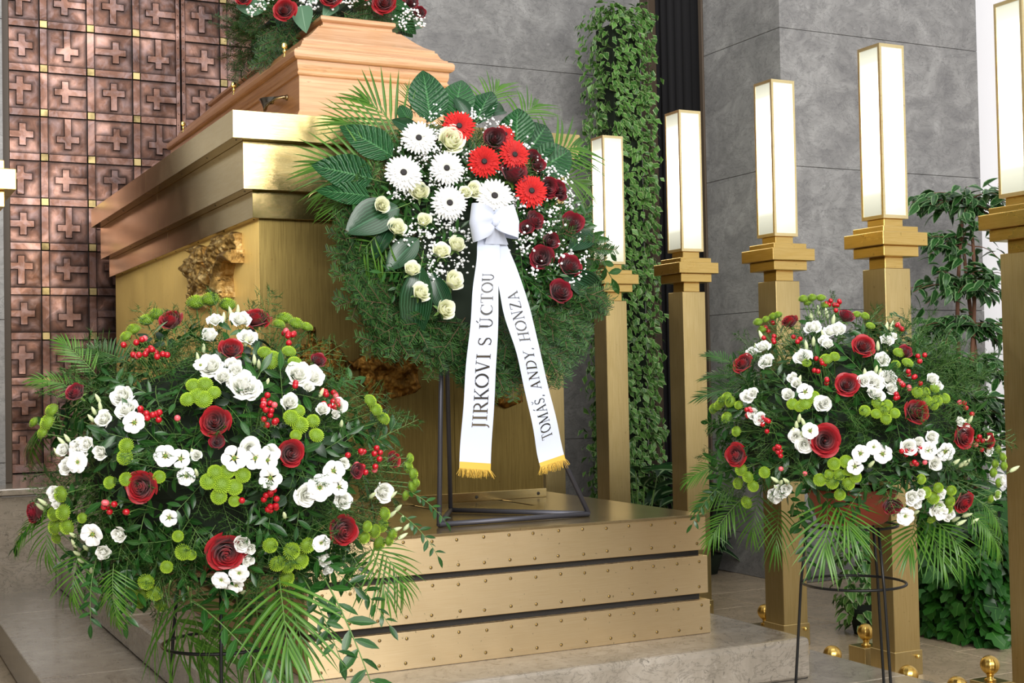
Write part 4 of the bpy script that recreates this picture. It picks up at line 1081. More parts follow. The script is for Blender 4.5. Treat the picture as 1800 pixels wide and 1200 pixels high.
L_ber = [(243,605,28,12),(286,622,12,4),(265,725,22,9),(313,733,4,1),(506,592,14,7),(474,708,16,8),(475,742,14,6),(578,695,26,13),(640,805,30,13),(478,878,22,11),(188,893,18,6),(220,897,4,2),(520,680,8,2),(420,880,6,1)]
L_fr = [(150,690,60,650,.0,0,1.0),(170,660,110,590,.0,0,1.0),(230,640,150,600,.1,2,1.0),(110,740,20,745,.1,1,1.0),(95,880,10,950,.0,0,.8),(90,900,70,970,-.05,4,1.0),(140,970,115,1040,-.05,4,1.1),(300,1020,280,1110,.22,4,1.0),(330,1030,345,1120,.25,3,.8),(455,1020,440,1110,.25,3,.9),(500,1030,530,1110,-.12,4,1.1),(490,1010,505,1130,-.15,3,1.0),(420,1030,400,1100,.25,4,.9),
        (650,960,680,1020,-.1,4,1.1),(655,950,715,1010,-.05,4,1.0),(200,990,190,1090,-.05,1,1.0),(700,900,775,960,-.05,'r',1),(710,860,790,900,-.02,'r',1),(560,1000,650,1180,-.2,'r',1),(600,1000,690,1060,-.12,'r',1),(530,1010,590,1130,-.15,'r',1),(100,900,0,950,.0,'r',1),(230,960,200,1080,-.1,'r',1),(170,980,140,1080,-.1,'r',1),(640,680,600,650,.1,'r',1),(330,1050,430,1130,-.2,'r',1),(700,760,680,720,.1,'r',1)]
arrangement('floral arrangement of red roses, white lisianthus and green blooms in left foreground', Dome((0.95, 3.68, EYE - 0.21), 0.50, 0.44, 0.41), (0.944, 3.655, EYE - .501), L_roses, L_lisi, L_open, L_buds, L_poms, L_ber, L_fr, 21, 0.78)
R_roses = [(1388,562,18),(1304,636,18),(1291,800,20),(1450,774,27),(1489,674,21),(1519,606,20),(1488,553,18,1),(1613,723,26),(1697,768,21),(1740,775,16),(1569,890,21,1),(1697,884,20),(1592,617,16,1)]
R_lisi = [(1428,573,13),(1474,577,16),(1460,580,12),(1455,603,12),(1448,598,12),(1411,625,14),(1340,607,12),(1320,617,9),(1346,633,12),(1393,663,11),(1400,672,11),(1385,693,13),(1446,709,13),(1452,706,11),(1323,728,12),(1335,735,10),(1313,695,11),(1322,690,9),(1398,767,11),(1413,782,13),(1372,865,15),(1362,872,12),(1382,860,12),(1518,668,13),(1540,672,14),(1530,665,13),(1562,663,14),(1567,683,12),(1535,690,12),(1545,695,10),(1561,596,11),(1570,590,9),(1552,630,12),(1640,665,13),(1650,677,10),(1598,785,13),(1615,778,13),(1625,788,14),(1640,768,11),(1645,815,11),(1688,740,10),(1700,750,8),(1605,875,12),(1612,885,11),(1650,895,13),(1670,905,11),(1740,790,10),(1764,845,9),(1655,870,9),(1620,868,9),(1755,870,8)]
R_open = [(1415,688,14),(1424,757,14),(1513,797,15),(1536,786,13),(1552,798,16),(1503,820,14),(1632,792,16),(1663,794,16),(1592,908,16),(1655,902,13)]
R_buds = [(1426,556),(1439,546),(1453,551),(1447,588),(1417,607),(1465,562),(1558,575),(1568,573),(1543,608),(1540,650),(1547,656),(1405,735),(1412,742),(1400,747),(1410,765),(1395,757),(1373,848),(1362,843),(1382,845),(1366,858),(1705,738),(1692,742),(1680,812),(1692,815),(1700,812),(1733,772),(1742,770),(1783,824),(1680,912),(1700,905),(1712,916),(1690,918),(1532,815),(1610,900),(1430,600),(1338,590),(1328,612),(1405,668),(1520,655)]
R_poms = [(1412,526,9),(1428,524,9),(1443,524,9),(1450,537,8),(1420,532,8),(1333,567,9),(1347,562,8),(1360,557,9),(1368,554,8),(1340,580,9),(1452,632,11),(1467,627,9),(1418,638,8),(1393,710,10),(1415,709,12),(1430,698,11),(1405,715,9),(1278,699,10),(1270,706,10),(1256,718,10),(1284,706,10),(1264,712,10),(1299,712,8),(1278,734,10),(1295,758,9),(1506,553,8),(1520,556,8),(1530,573,8),(1580,620,10),(1595,638,10),(1575,640,8),(1303,825,11),(1315,838,10),(1298,849,10),(1324,854,10),(1344,830,10),(1313,882,11),(1466,815,11),(1487,811,11),(1441,843,11),(1463,848,11),(1475,834,10),(1457,833,8),(1491,850,11),(1476,869,10),(1504,838,10),(1491,828,8),(1520,722,10),(1542,708,10),(1560,711,9),(1540,727,9),(1553,720,10),(1573,726,9),(1557,736,10),(1612,690,10),(1625,690,10),(1628,703,10),(1640,711,10),(1647,704,10),(1660,700,10),(1643,682,9),(1619,842,9),(1627,865,10),(1649,857,9),(1672,862,9),(1640,875,11),(1650,891,10),(1669,881,10),(1637,912,8),(1668,894,8),(1754,790,8),(1762,803,9),(1764,818,9),(1745,830,10),(1755,848,9),(1741,876,8),(1753,868,8),(1748,815,8)]
R_ber = [(1355,585,20,8),(1400,598,10,3),(1438,642,14,7),(1450,672,8,3),(1313,724,10,6),(1342,734,14,6),(1346,758,4,1),(1367,795,12,6),(1374,826,6,1),(1412,830,6,1),(1460,540,14,5),(1475,535,8,4),(1582,573,8,4),(1622,628,10,4),(1600,672,22,10),(1573,693,8,4),(1610,803,20,11),(1695,718,18,4),(1722,780,14,6),(1590,795,8,3)]
R_fr = [(1300,660,1235,655,.1,2,1.0),(1310,680,1225,690,.05,2,1.0),(1290,640,1240,615,.1,2,.8),(1290,810,1200,830,.05,0,1.1),(1300,850,1220,880,.0,0,1.1),(1310,870,1240,940,-.05,0,1.0),(1335,865,1320,930,-.05,4,1.0),(1370,890,1365,945,-.1,4,.8),(1455,875,1452,960,-.12,3,1.0),(1460,870,1500,930,-.12,3,1.0),(1610,905,1600,960,-.12,3,1.0),(1620,910,1660,975,-.1,3,1.1),(1630,905,1700,950,-.1,4,1.0),(1700,900,1780,950,-.05,1,1.0),(1720,880,1790,930,.0,1,1.0),
        (1720,640,1690,600,.1,'r',1),(1400,890,1420,980,-.12,'r',1),(1270,850,1215,910,-.05,'r',1),(1500,900,1530,960,-.15,'r',1),(1700,900,1740,990,-.05,'r',1),(1560,560,1590,540,.1,'r',1)]
arrangement('floral arrangement of red roses, white lisianthus and green blooms before the lamp pillars', Dome((3.035, 3.56, EYE - 0.195), 0.50, 0.43, 0.40), (3.021, 3.532, EYE - .501), R_roses, R_lisi, R_open, R_buds, R_poms, R_ber, R_fr, 33)
# ------------------------------------------------------------------ easel and wreath
WC = np.array([2.075, 4.50, EYE + 0.455]); WN = nrm((0, -1, 0.29)); WV = nrm((0, 0.29, 1)); WU = np.array([1.0, 0, 0])
ea = thing('wreath_easel', 'grey steel wire easel on the podium holding up the big wreath', 'easel', (2.14, 4.44, PT))
F1, F3, F2, AP = (1.853, 4.287, PT + .0105), (2.447, 4.290, PT + .0105), (2.095, 4.735, PT + .0105), (2.036, 4.62, EYE + .64)
for a, b, nme in ((F1, F3, 'base_bar'), (F3, F2, 'base_bar'), (F2, F1, 'base_bar'), (F1, AP, 'leg'), (F3, AP, 'leg'), (F2, AP, 'leg')):
    mb = MB(); mb.tube([a, b], 0.0095 if nme == 'base_bar' else 0.0088, 10); put(nme, mb.mesh(nme, 'iron_grey'), ea, Matrix.Identity(4))
rng = random.Random(5)
wr = thing('wreath', 'large fir wreath with white and red gerberas, roses and palm fronds on the easel', 'wreath', tuple(WC), None)
def wp(u, v, w): return WC + WU * u + WV * v + WN * w
mb = MB(); V = []                                              # straw ring
n1, n2 = 40, 12
for i in range(n1):
    a = 2 * PI * i / n1
    for j in range(n2):
        b = 2 * PI * j / n2; rr = 0.27 + 0.15 * math.cos(b); V.append(wp(rr * math.cos(a), rr * math.sin(a), 0.015 + 0.05 * math.sin(b)))
mb.add(V, [(i * n2 + j, ((i + 1) % n1) * n2 + j, ((i + 1) % n1) * n2 + (j + 1) % n2, i * n2 + (j + 1) % n2) for i in range(n1) for j in range(n2)])
mb.add([wp(0.2 * math.cos(2 * PI * i / 24), 0.2 * math.sin(2 * PI * i / 24), 0.02) for i in range(24)], [tuple(range(24))])
put('straw_ring', mb.mesh('straw_ring', 'moss_core'), wr, Matrix.Identity(4))
for i in range(285):
    a = rng.uniform(0, 2 * PI)
    if i < 150: a = rng.uniform(-PI - .35, .25)                 # denser below
    rr = rng.uniform(0.20, 0.38); low_ = .055 if math.sin(a) < 0 else .01; p = wp(rr * math.cos(a), rr * math.sin(a) - low_, rng.uniform(.01, .075))
    rad = WU * math.cos(a) + WV * math.sin(a); tan = -WU * math.sin(a) + WV * math.cos(a)
    d = nrm(rad * rng.uniform(.35, 1.0) + tan * rng.uniform(-.7, .9) + WN * rng.uniform(.0, .5) + np.array([0, 0, -.18]))
    L = rng.uniform(.14, .22)
    ed = rr + L * max(0, d @ rad)
    if ed > .56: L *= .56 / ed
    put('fir_branch', rng.choice(FIR), wr, M4(p, frame(d, WN + rad * .3), L))
def wpx(x, y, w): return onplane(x, y, WC + WN * w, WN)
WD = 4.95
def wleaf(me, name, x0, y0, x1, y1, w0, w1, width=1.0, roll=0.0, **k):
    p, q = wpx(x0, y0, w0), wpx(x1, y1, w1); L = np.linalg.norm(q - p)
    put(name, me, wr, M4(p, frame(q - p, -VIEW + np.array([roll, 0, 0.15])), (L, L * width, L)), **k)
bl = [(757,215,745,114,1.0),(797,215,812,118,.95),(655,315,550,287,1.0),(690,275,600,212,1.0),(908,262,908,182,1.15),(925,270,975,203,1.15),(945,300,1010,258,1.1),(650,345,560,330,.8),(835,220,862,150,1.0),(720,215,700,178,1.0)]
for i, (a, b, c, d, w) in enumerate(bl): wleaf(BROAD[i % 2], 'broad_leaf', a, b, c, d, .14, .12, w, rng.uniform(-.3, .3), label='broad glossy leaf')
al = [(700,365,610,400,1.1),(690,395,655,440,1.1),(735,420,680,470,.9),(740,470,722,592,.9),(760,480,790,560,.7),(985,480,1082,524,.85),(1000,440,1050,400,.8),(740,235,690,205,.9),(830,215,800,165,.7),(850,205,905,175,.7)]
for i, (a, b, c, d, w) in enumerate(al): wleaf(ASPI[i % 2], 'aspidistra_leaf', a, b, c, d, .16, .15, w, rng.uniform(-.3, .3), label='dark striped leaf')
fr = [(720,245,640,165,3,1.1,.10),(705,245,600,205,3,.8,.10),(680,300,560,280,3,1.0,.12),(670,305,560,320,4,.9,.12),(690,395,600,425,4,1.0,.15),(665,410,600,480,4,1.0,.15),(690,420,625,500,4,.9,.16),(690,330,590,350,3,.7,.12),(950,275,1030,245,3,1.0,.10),(960,300,1040,320,3,.9,.10),(850,195,880,140,3,.8,.08),(980,360,1040,400,4,.8,.12),(985,420,1045,470,4,.8,.12),(730,205,720,150,3,.6,.08),(905,215,950,170,3,.8,.10)]
for (a, b, c, d, k, w, ww) in fr:
    p, q = wpx(a, b, ww), wpx(c, d, .05); L = np.linalg.norm(q - p)
    put('palm_frond', FROND[k], wr, M4(p, frame(q - p, -VIEW + np.array([0, 0, .3])), (L, L * w, L)))
for i in range(130):                                           # ruscus around the flower field
    a = rng.uniform(-.9, PI + .8); rr = rng.uniform(.12, .36); p = wp(rr * math.cos(a), rr * math.sin(a) + .05, rng.uniform(.07, .11))
    rad = WU * math.cos(a) + WV * math.sin(a); d = nrm(rad * .7 + WN * .3 + np.array([rng.gauss(0, .5), 0, rng.gauss(0, .5)]))
    put('ruscus_sprig', rng.choice(RUSC), wr, M4(p, frame(d, WN), rng.uniform(.10, .16)))
for (a, b, c, d) in [(980,320,1060,420),(1000,380,1095,445),(990,350,1100,490),(640,330,600,440),(680,300,700,230),(1000,300,1040,260)]:
    p, q = wpx(a, b, .08), wpx(c, d, .08); put('ruscus_sprig', rng.choice(RUSC_L), wr, M4(p, frame(q - p, -VIEW), np.linalg.norm(q - p)))
def wbloom(name, me, x, y, s, w, tilt=.25, **k):
    p = wpx(x, y, w); n = nrm(WN * 1.0 - VIEW * .5 + np.array([rng.gauss(0, tilt), 0, rng.gauss(0, tilt) + .1])); rr = s * depth(p) / 2377.0
    m = M4(p, frame_z(n, rng.uniform(0, 6)), rr); o = put(name, me, wr, m, **k); WM[o.name] = m; return o, m
for i, (x, y, s) in enumerate([(736,243,33),(709,304,36),(785,296,33),(790,357,34),(869,345,36)]):
    o, m = wbloom('gerbera', GER_W[i % 2], x, y, s, .19, .12, label='white gerbera with a dark eye'); put('flower_centre', DISC_W, o, m)
for i, (x, y, s) in enumerate([(807,222,31),(851,284,31),(904,272,30),(934,336,32),(888,236,20)]):
    o, m = wbloom('gerbera', GER_R[i % 2], x, y, s, .19 if i != 4 else .15, .15, label='bright red gerbera'); put('flower_centre', DISC_R, o, m)
for (x, y, s) in [(869,243,25),(903,305,26),(937,277,17),(945,290,15),(962,330,20),(980,332,16),(987,343,12),(937,388,22),(1005,393,22),(967,423,19),(952,453,23),(1001,468,22),(984,513,23),(925,400,14),(893,265,12)]:
    wbloom('rose', rng.choice(ROSE_D), x, y, s * 1.2, .165, .3, label='dark red rose')
for (x, y, s) in [(793,247,26),(737,338,21),(671,361,17),(833,334,16),(818,338,12),(697,401,20),(745,388,16),(776,442,17),(802,431,18),(724,474,18),(740,514,18),(796,493,22),(782,543,21)]:
    wbloom('rose', rng.choice(ROSE_C), x, y, s * 1.24, .175, .3, label='cream white rose')
# baby's breath: clouds of tiny white balls on hair-thin stems
bm = bmesh.new(); bmesh.ops.create_icosphere(bm, subdivisions=1, radius=1); ICO_V = np.array([v.co[:] for v in bm.verts]); ICO_F = [tuple(v.index for v in f.verts) for f in bm.faces]; bm.free()
def breath(mb, p, spread, n, out, s=0.0052, r=rng):
    b = p - out * .07
    for i in range(n):
        q = p + np.array([r.gauss(0, 1), r.gauss(0, 1), r.gauss(0, 1)]) * spread + out * r.uniform(-.01, .02)
        mb.add(ICO_V * np.array([1, 1, r.uniform(.7, 1.1)]), ICO_F, p=q, sc=s * r.uniform(.55, 1.25)); mb.v[-1] = mb.v[-1]
        if i % 3 == 0: mb.add([b, b + (0.0012, 0, 0), q], [(0, 1, 2)], mi=1)
wb = MB()
bc = [(830,205,16,30),(800,205,10,16),(860,215,18,26),(890,225,12,16),(760,205,16,24),(770,262,10,14),(745,275,14,22),(760,320,16,26),(720,345,16,26),(700,335,14,20),(735,330,10,12),(690,345,12,14),(740,285,10,10),(815,310,12,18),(820,270,10,14),(770,385,16,22),(790,400,20,34),(750,415,18,26),(725,405,16,20),(710,425,14,16),(760,440,16,24),(820,420,14,20),(815,455,14,18),(800,470,14,20),(775,480,14,20),(760,465,12,14),(755,490,10,12),(840,300,10,14),(880,300,8,10),(925,260,14,20),(950,290,14,22),(965,305,16,28),(990,320,14,22),(1000,345,12,20),(905,350,12,18),(915,365,10,14),(1000,360,12,16),(975,370,16,22),(945,360,14,16),(990,395,12,16),(955,405,16,24),(930,415,14,22),(915,425,14,24),(925,440,12,18),(985,430,14,20),(1010,425,12,16),(1000,445,12,16),(1025,460,12,20),(985,455,10,14),(970,470,12,16),(940,478,12,14),(1018,485,10,16),(1000,500,8,10),(880,370,8,10),(790,270,8,10),(765,235,8,12),(700,260,8,8),(780,330,6,6)]
for (x, y, s, n) in bc: breath(wb, wpx(x, y, .15), s * 4.85 / 2377 * .55, int(n * 1.15), WN)
put('babys_breath', wb.mesh('babys_breath', ['breath_white', 'stem_green']), wr, Matrix.Identity(4), kind='stuff')
# ------------------------------------------------------------------ white mourning ribbon
rb = thing('mourning_ribbon', 'white satin ribbon bow with two printed fringed tails hanging from the wreath', 'ribbon', (2.065, 4.25, 1.8))
class Strip:
    """ribbon along centre points with a width; P(s, l) maps length and offset to space"""
    def __init__(s, left, right, yv, n=40, ripple=0.004):
        # left/right: lists of pixels (top to bottom) of both edges, yv: plane depth at each
        A = np.array([on(x, y, 1, d) for (x, y), d in zip(left, yv)]); B = np.array([on(x, y, 1, d) for (x, y), d in zip(right, yv)])
        t = np.linspace(0, 1, len(A)); tt = np.linspace(0, 1, n + 1)
        def sm(P):
            Q = np.stack([np.interp(tt, t, P[:, k]) for k in range(3)], 1)
            for _ in range(3): Q[1:-1] = (Q[:-2] + Q[1:-1] * 2 + Q[2:]) / 4
            return Q
        s.A, s.B = sm(A), sm(B); s.n = n
        w = np.array([ripple * (math.sin(i * .55) + .6 * math.sin(i * .23 + 1)) for i in range(n + 1)]); s.A[:, 1] += w; s.B[:, 1] += w * .6
    def P(s, t, l, off=0.0):
        f = min(max(t, 0), 1) * s.n; i = min(s.n - 1, int(f)); u = f - i
        a = s.A[i] * (1 - u) + s.A[i + 1] * u; b = s.B[i] * (1 - u) + s.B[i + 1] * u
        return a * (1 - l) + b * l + np.array([0, -off, 0])
    def length(s): return np.linalg.norm(np.diff((s.A + s.B) / 2, axis=0), axis=1).sum()
    def width(s): return np.linalg.norm(s.A - s.B, axis=1).mean()
    def sheet(s, mat, name, t0=0, t1=1, k=5, off=0.0, th=0.0006):
        V = []; m = s.n
        for side in (0, 1):
            for i in range(m + 1):
                for j in range(k + 1): V.append(s.P(t0 + (t1 - t0) * i / m, j / k, off - side * th))
        N = (m + 1) * (k + 1); F = []
        for i in range(m):
            for j in range(k):
                q = (i * (k + 1) + j, (i + 1) * (k + 1) + j, (i + 1) * (k + 1) + j + 1, i * (k + 1) + j + 1); F.append(q); F.append(tuple(N + x for x in q[::-1]))
        mb = MB(); mb.add(V, F); return mb.mesh(name, mat)
T1 = Strip([(842,415),(838,450),(830,520),(822,620),(814,720),(807,822)], [(880,415),(878,450),(876,520),(874,620),(868,720),(862,826)], [4.235, 4.20, 4.185, 4.18, 4.19, 4.20])
T2 = Strip([(868,415),(872,480),(886,550),(908,620),(928,700),(941,770),(950,820)], [(886,412),(905,460),(933,540),(950,620),(968,690),(982,750),(994,806)], [4.24, 4.21, 4.19, 4.185, 4.19, 4.195, 4.20])
T2.A[:, 1] += .004; T2.B[:, 1] += .004
# letters: strokes on a unit-high cell, (points, width); thick and thin like a roman serif face
def arc(cx, cy, rx, ry, a0, a1, n=14): return [(cx + rx * math.cos(math.radians(a0 + (a1 - a0) * i / n)), cy + ry * math.sin(math.radians(a0 + (a1 - a0) * i / n))) for i in range(n + 1)]
TK, TN = .125, .05
def ser(x, y, w=.3): return ([(x - w / 2, y), (x + w / 2, y)], .045)
OO = lambda w: [([(a, b) for a, b in arc(w / 2, .5, w / 2 - .05, .48, 70, -70)][::1], TK), (arc(w / 2, .5, w / 2 - .05, .48, 110, 250), TK), (arc(w / 2, .5, w / 2 - .05, .48, 70, 110, 5), TN), (arc(w / 2, .5, w / 2 - .05, .48, 250, 290, 5), TN)]
GL = {
 'I': (.36, [([(.18, 0), (.18, 1)], TK), ser(.18, 0), ser(.18, 1)]),
 'J': (.38, [([(.20, 1), (.20, .05)] , TK), (arc(.02, .05, .18, .26, 0, -80, 6), .07), ser(.20, 1)]),
 'R': (.72, [([(.16, 0), (.16, 1)], TK), ser(.16, 0), ser(.12, 1, .2), ([(.16, .98), (.36, .98)] , TN), (arc(.36, .74, .22, .24, 90, -90, 10), .10), ([(.36, .5), (.16, .5)], TN), ([(.36, .5), (.64, .02)], TK), ser(.66, 0, .18)]),
 'K': (.74, [([(.16, 0), (.16, 1)], TK), ser(.16, 0), ser(.16, 1), ([(.18, .42), (.60, .98)], TN), ([(.30, .58), (.66, .02)], TK), ser(.62, 1, .24), ser(.68, 0, .2)]),
 'O': (.86, OO(.86)),
 'V': (.76, [([(.12, 1), (.38, 0)], TK), ([(.38, 0), (.64, 1)], TN), ser(.12, 1), ser(.64, 1, .24)]),
 'S': (.56, [(arc(.28, .745, .19, .235, 30, 200, 10), .07), ([(.10, .68), (.18, .56), (.40, .43), (.46, .32)], TK), (arc(.28, .255, .19, .235, 20, -150, 10), .07), ([(.45, .80), (.45, .98)], .04), ([(.10, .02), (.10, .22)], .04)]),
 'U': (.78, [([(.18, 1), (.18, .32)], TK), (arc(.39, .32, .21, .32, 180, 360, 12), .08), ([(.60, .32), (.60, 1)], TN), ser(.18, 1), ser(.60, 1, .24)]),
 'C': (.72, [(arc(.42, .5, .33, .48, 45, 110, 6), TN), (arc(.42, .5, .33, .48, 110, 250, 12), TK), (arc(.42, .5, .33, .48, 250, 315, 6), TN), ([(.66, .72), (.66, .96)], .05)]),
 'T': (.70, [([(.35, 0), (.35, 1)], TK), ser(.35, 0), ([(.04, .98), (.66, .98)], TN), ([(.05, .80), (.05, .98)], .04), ([(.65, .80), (.65, .98)], .04)]),
 'M': (.98, [([(.14, 0), (.18, 1)], TN), ([(.18, 1), (.47, .06)], TK), ([(.47, .06), (.80, 1)], TN), ([(.80, 1), (.84, 0)], TK), ser(.14, 0, .22), ser(.84, 0, .26), ser(.14, 1, .18), ser(.84, 1, .18)]),
 'A': (.76, [([(.12, 0), (.38, 1)], TN), ([(.38, 1), (.64, 0)], TK), ([(.20, .34), (.56, .34)], TN), ser(.12, 0, .22), ser(.64, 0, .26)]),
 'N': (.84, [([(.16, 0), (.16, 1)], TN), ([(.16, 1), (.66, .02)], TK), ([(.66, 0), (.66, 1)], TN), ser(.16, 0, .22), ser(.12, 1, .2), ser(.66, 1, .24)]),
 'D': (.82, [([(.16, 0), (.16, 1)], TK), ser(.12, 0, .2), ser(.12, 1, .2), ([(.16, .98), (.36, .98)], TN), ([(.16, .02), (.36, .02)], TN), (arc(.36, .5, .36, .48, 90, -90, 14), .10)]),
 'Y': (.74, [([(.10, 1), (.37, .48)], TK), ([(.37, .48), (.62, 1)], TN), ([(.37, .5), (.37, 0)], TK), ser(.37, 0), ser(.10, 1, .24), ser(.62, 1, .22)]),
 'H': (.84, [([(.16, 0), (.16, 1)], TK), ([(.66, 0), (.66, 1)], TK), ([(.16, .52), (.66, .52)], TN), ser(.16, 0), ser(.16, 1), ser(.66, 0), ser(.66, 1)]),
 'Z': (.68, [([(.08, .98), (.58, .98)], TN), ([(.58, .98), (.08, .02)], TK), ([(.08, .02), (.60, .02)], TN), ([(.10, .8), (.10, .98)], .04), ([(.60, .02), (.60, .2)], .04)]),
 ',': (.26, [([(.12, .06), (.06, -.16)], .08)]), ' ': (.34, [])}
GL['Á'] = (.76, GL['A'][1] + [([(.40, 1.12), (.52, 1.30)], .06)])
GL['Ú'] = (.78, GL['U'][1] + [([(.40, 1.12), (.52, 1.30)], .06)])
GL['Š'] = (.56, GL['S'][1] + [([(.16, 1.30), (.28, 1.12), (.40, 1.30)], .06)])
def write(st, text, t_start, h, l_base, name):
    """text runs up the tail; letter tops point to the left edge"""
    Ln, W = st.length(), st.width(); x = 0.0; out = []
    for ch in text:
        adv, strokes = GL[ch]; mb = MB()
        for pts, w in strokes:
            # resample so that the strokes follow the curved ribbon
            P = []
            for a, b in zip(pts[:-1], pts[1:]):
                k = max(1, int(math.hypot(b[0] - a[0], b[1] - a[1]) / .12)); P += [(a[0] + (b[0] - a[0]) * i / k, a[1] + (b[1] - a[1]) * i / k) for i in range(k)]
            P.append(pts[-1]); V = []
            for i, p in enumerate(P):
                q0, q1 = P[max(0, i - 1)], P[min(len(P) - 1, i + 1)]; d = math.hypot(q1[0] - q0[0], q1[1] - q0[1]) + 1e-9
                nx, ny = -(q1[1] - q0[1]) / d * w / 2, (q1[0] - q0[0]) / d * w / 2
                for s_ in (-1, 1):
                    X, Y = (x + p[0] + s_ * nx) * h, (p[1] + s_ * ny) * h
                    V.append(st.P(t_start - X / Ln, l_base - Y / W, 0.0016))
            mb.add(V, [(2 * i, 2 * i + 1, 2 * i + 3, 2 * i + 2) for i in range(len(P) - 1)])
        x += adv + .06
        if mb.n: out.append(mb.mesh(name, 'foil_letter', False))
    return out
for st, txt, ts, h, lb in ((T1, 'JIRKOVI S ÚCTOU', .862, .047, .78), (T2, 'TOMÁŠ, ANDY, HONZA', .868, .038, .70)):
    tl = put('ribbon_tail', st.sheet('ribbon_white', 'ribbon_tail'), rb, Matrix.Identity(4))
    for me in write(st, txt, ts, h, lb, 'letter'): put('letter', me, tl, Matrix.Identity(4))
    mb = MB()
    V = [st.P(1 - .022, l, .0012) for l in (0, .25, .5, .75, 1)] + [st.P(1, l, .0012) for l in (0, .25, .5, .75, 1)]
    mb.add(V, [(i, i + 1, i + 6, i + 5) for i in range(4)]); put('gold_band', mb.mesh('gold_band', 'ribbon_gold'), tl, Matrix.Identity(4))
    mb = MB()
    for i in range(85):
        l = i / 84; p = st.P(1, l, .001); q = p + np.array([rng.uniform(-.004, .006) + (.012 if l > .9 else -.01 if l < .05 else 0), rng.uniform(-.008, .004), -rng.uniform(.020, .033)])
        mb.tube([p, (p + q) / 2 + np.array([rng.uniform(-.003, .003), -.002, 0]), q], .0008, 3, cap=False)
    put('fringe', mb.mesh('fringe', 'fringe_gold'), tl, Matrix.Identity(4), kind='stuff')
KN = on(868, 388, 1, 4.19)
def bow_loop(dx, dz, L, hw, tw):
    V = []; n, k = 26, 8
    ax = nrm((dx, 0, dz)); upv = nrm(np.cross((0, 1, 0), ax)); upv = upv if upv[2] > 0 else -upv
    for i in range(n + 1):
        t = i / n; a = t * 2 * PI
        c = KN + ax * (L * (1 - math.cos(a)) / 2) + np.array([0, -1, 0]) * (.034 * math.sin(a)) * (.4 + .6 * math.sin(a / 2))
        w = .010 + hw * math.sin(PI * t) ** .75
        for j in range(k + 1):
            s = 2 * j / k - 1; pleat = .004 * math.sin(s * 7) * (1 - math.sin(PI * t)) * 2
            V.append(c + upv * (w * s) + np.array([0, -1, 0]) * (pleat + tw * s * .015 * math.sin(PI * t)) + ax * (.012 * abs(s) * math.sin(PI * t) * -1))
    mb = MB(); mb.add(V, [(i * (k + 1) + j, (i + 1) * (k + 1) + j, (i + 1) * (k + 1) + j + 1, i * (k + 1) + j + 1) for i in range(n) for j in range(k)])
    return mb.mesh('bow_loop', 'ribbon_white')
put('bow_loop', bow_loop(-1, -.12, .092, .056, 1), rb, Matrix.Identity(4))
put('bow_loop', bow_loop(1, .0, .096, .052, -1), rb, Matrix.Identity(4))
mb = MB(); mb.lathe([(.004, -.020), (.011, -.016), (.014, -.004), (.013, .008), (.009, .018), (.003, .022)], 12, KN + np.array([0, -.012, 0])); put('knot', mb.mesh('knot', 'ribbon_white'), rb, Matrix.Identity(4))
mb = MB()
for s_, dl in ((0, (848, 872)), (1, (870, 892))):
    pass
V = []
for i in range(9):                                             # gathered neck between knot and tails
    t = i / 8; c = KN * (1 - t) + (T1.P(.06, .5) * .5 + T2.P(.06, .5) * .5) * t; w = .012 + .034 * t
    for j in range(9):
        s = 2 * j / 8 - 1; V.append(c + np.array([w * s, -.014 + .006 * math.cos(s * 9) * (1 - t * .5), 0]))
mb.add(V, [(i * 9 + j, (i + 1) * 9 + j, (i + 1) * 9 + j + 1, i * 9 + j + 1) for i in range(8) for j in range(8)]); put('gather', mb.mesh('gather', 'ribbon_white'), rb, Matrix.Identity(4))
# ------------------------------------------------------------------ spray on the coffin lid
rng = random.Random(11)
cs = thing('coffin_spray', 'spray of red roses and fir lying on the coffin lid, cut by the top edge', 'flowers', (2.087, 6.3, EYE + 1.61))
ZT = EYE + 1.61
def csx(x, y, Y): return on(x, y, 1, Y)
bm = bmesh.new(); bmesh.ops.create_icosphere(bm, subdivisions=3, radius=1)
for v in bm.verts:
    q = v.co * (.9 + .1 * noise.noise(v.co * 3)); v.co = Vector((2.087 + q.x * .24, 6.45 + q.y * .62, ZT + .10 + max(q.z, -.6) * .14))
me = bpy.data.meshes.new('moss_core'); bm.to_mesh(me); bm.free(); me.materials.append(MATS['moss_core']); put('moss_core', me, cs, Matrix.Identity(4))
def cdome(az, el, k): 
    d = np.array([math.cos(el) * math.cos(az), math.cos(el) * math.sin(az), math.sin(el)]); return np.array([2.087, 6.42, ZT + .10]) + d * np.array([.30, .66, .20]) * k, nrm(d / np.array([.3, .66, .2]))
for i in range(170):
    az = rng.uniform(0, 6.28) if i < 60 else rng.uniform(-3.4, .3); el = rng.uniform(-.55, .9); p, n = cdome(az, el, rng.uniform(.6, .85)); d = nrm(n + np.array([rng.gauss(0, .35), rng.gauss(0, .35), rng.gauss(-.15, .25)]))
    p[2] = max(p[2], ZT + .02)
    put('fir_branch', rng.choice(FIR), cs, M4(p, frame(d, (rng.gauss(0, .5), rng.gauss(0, .5), 1)), rng.uniform(.14, .22)))
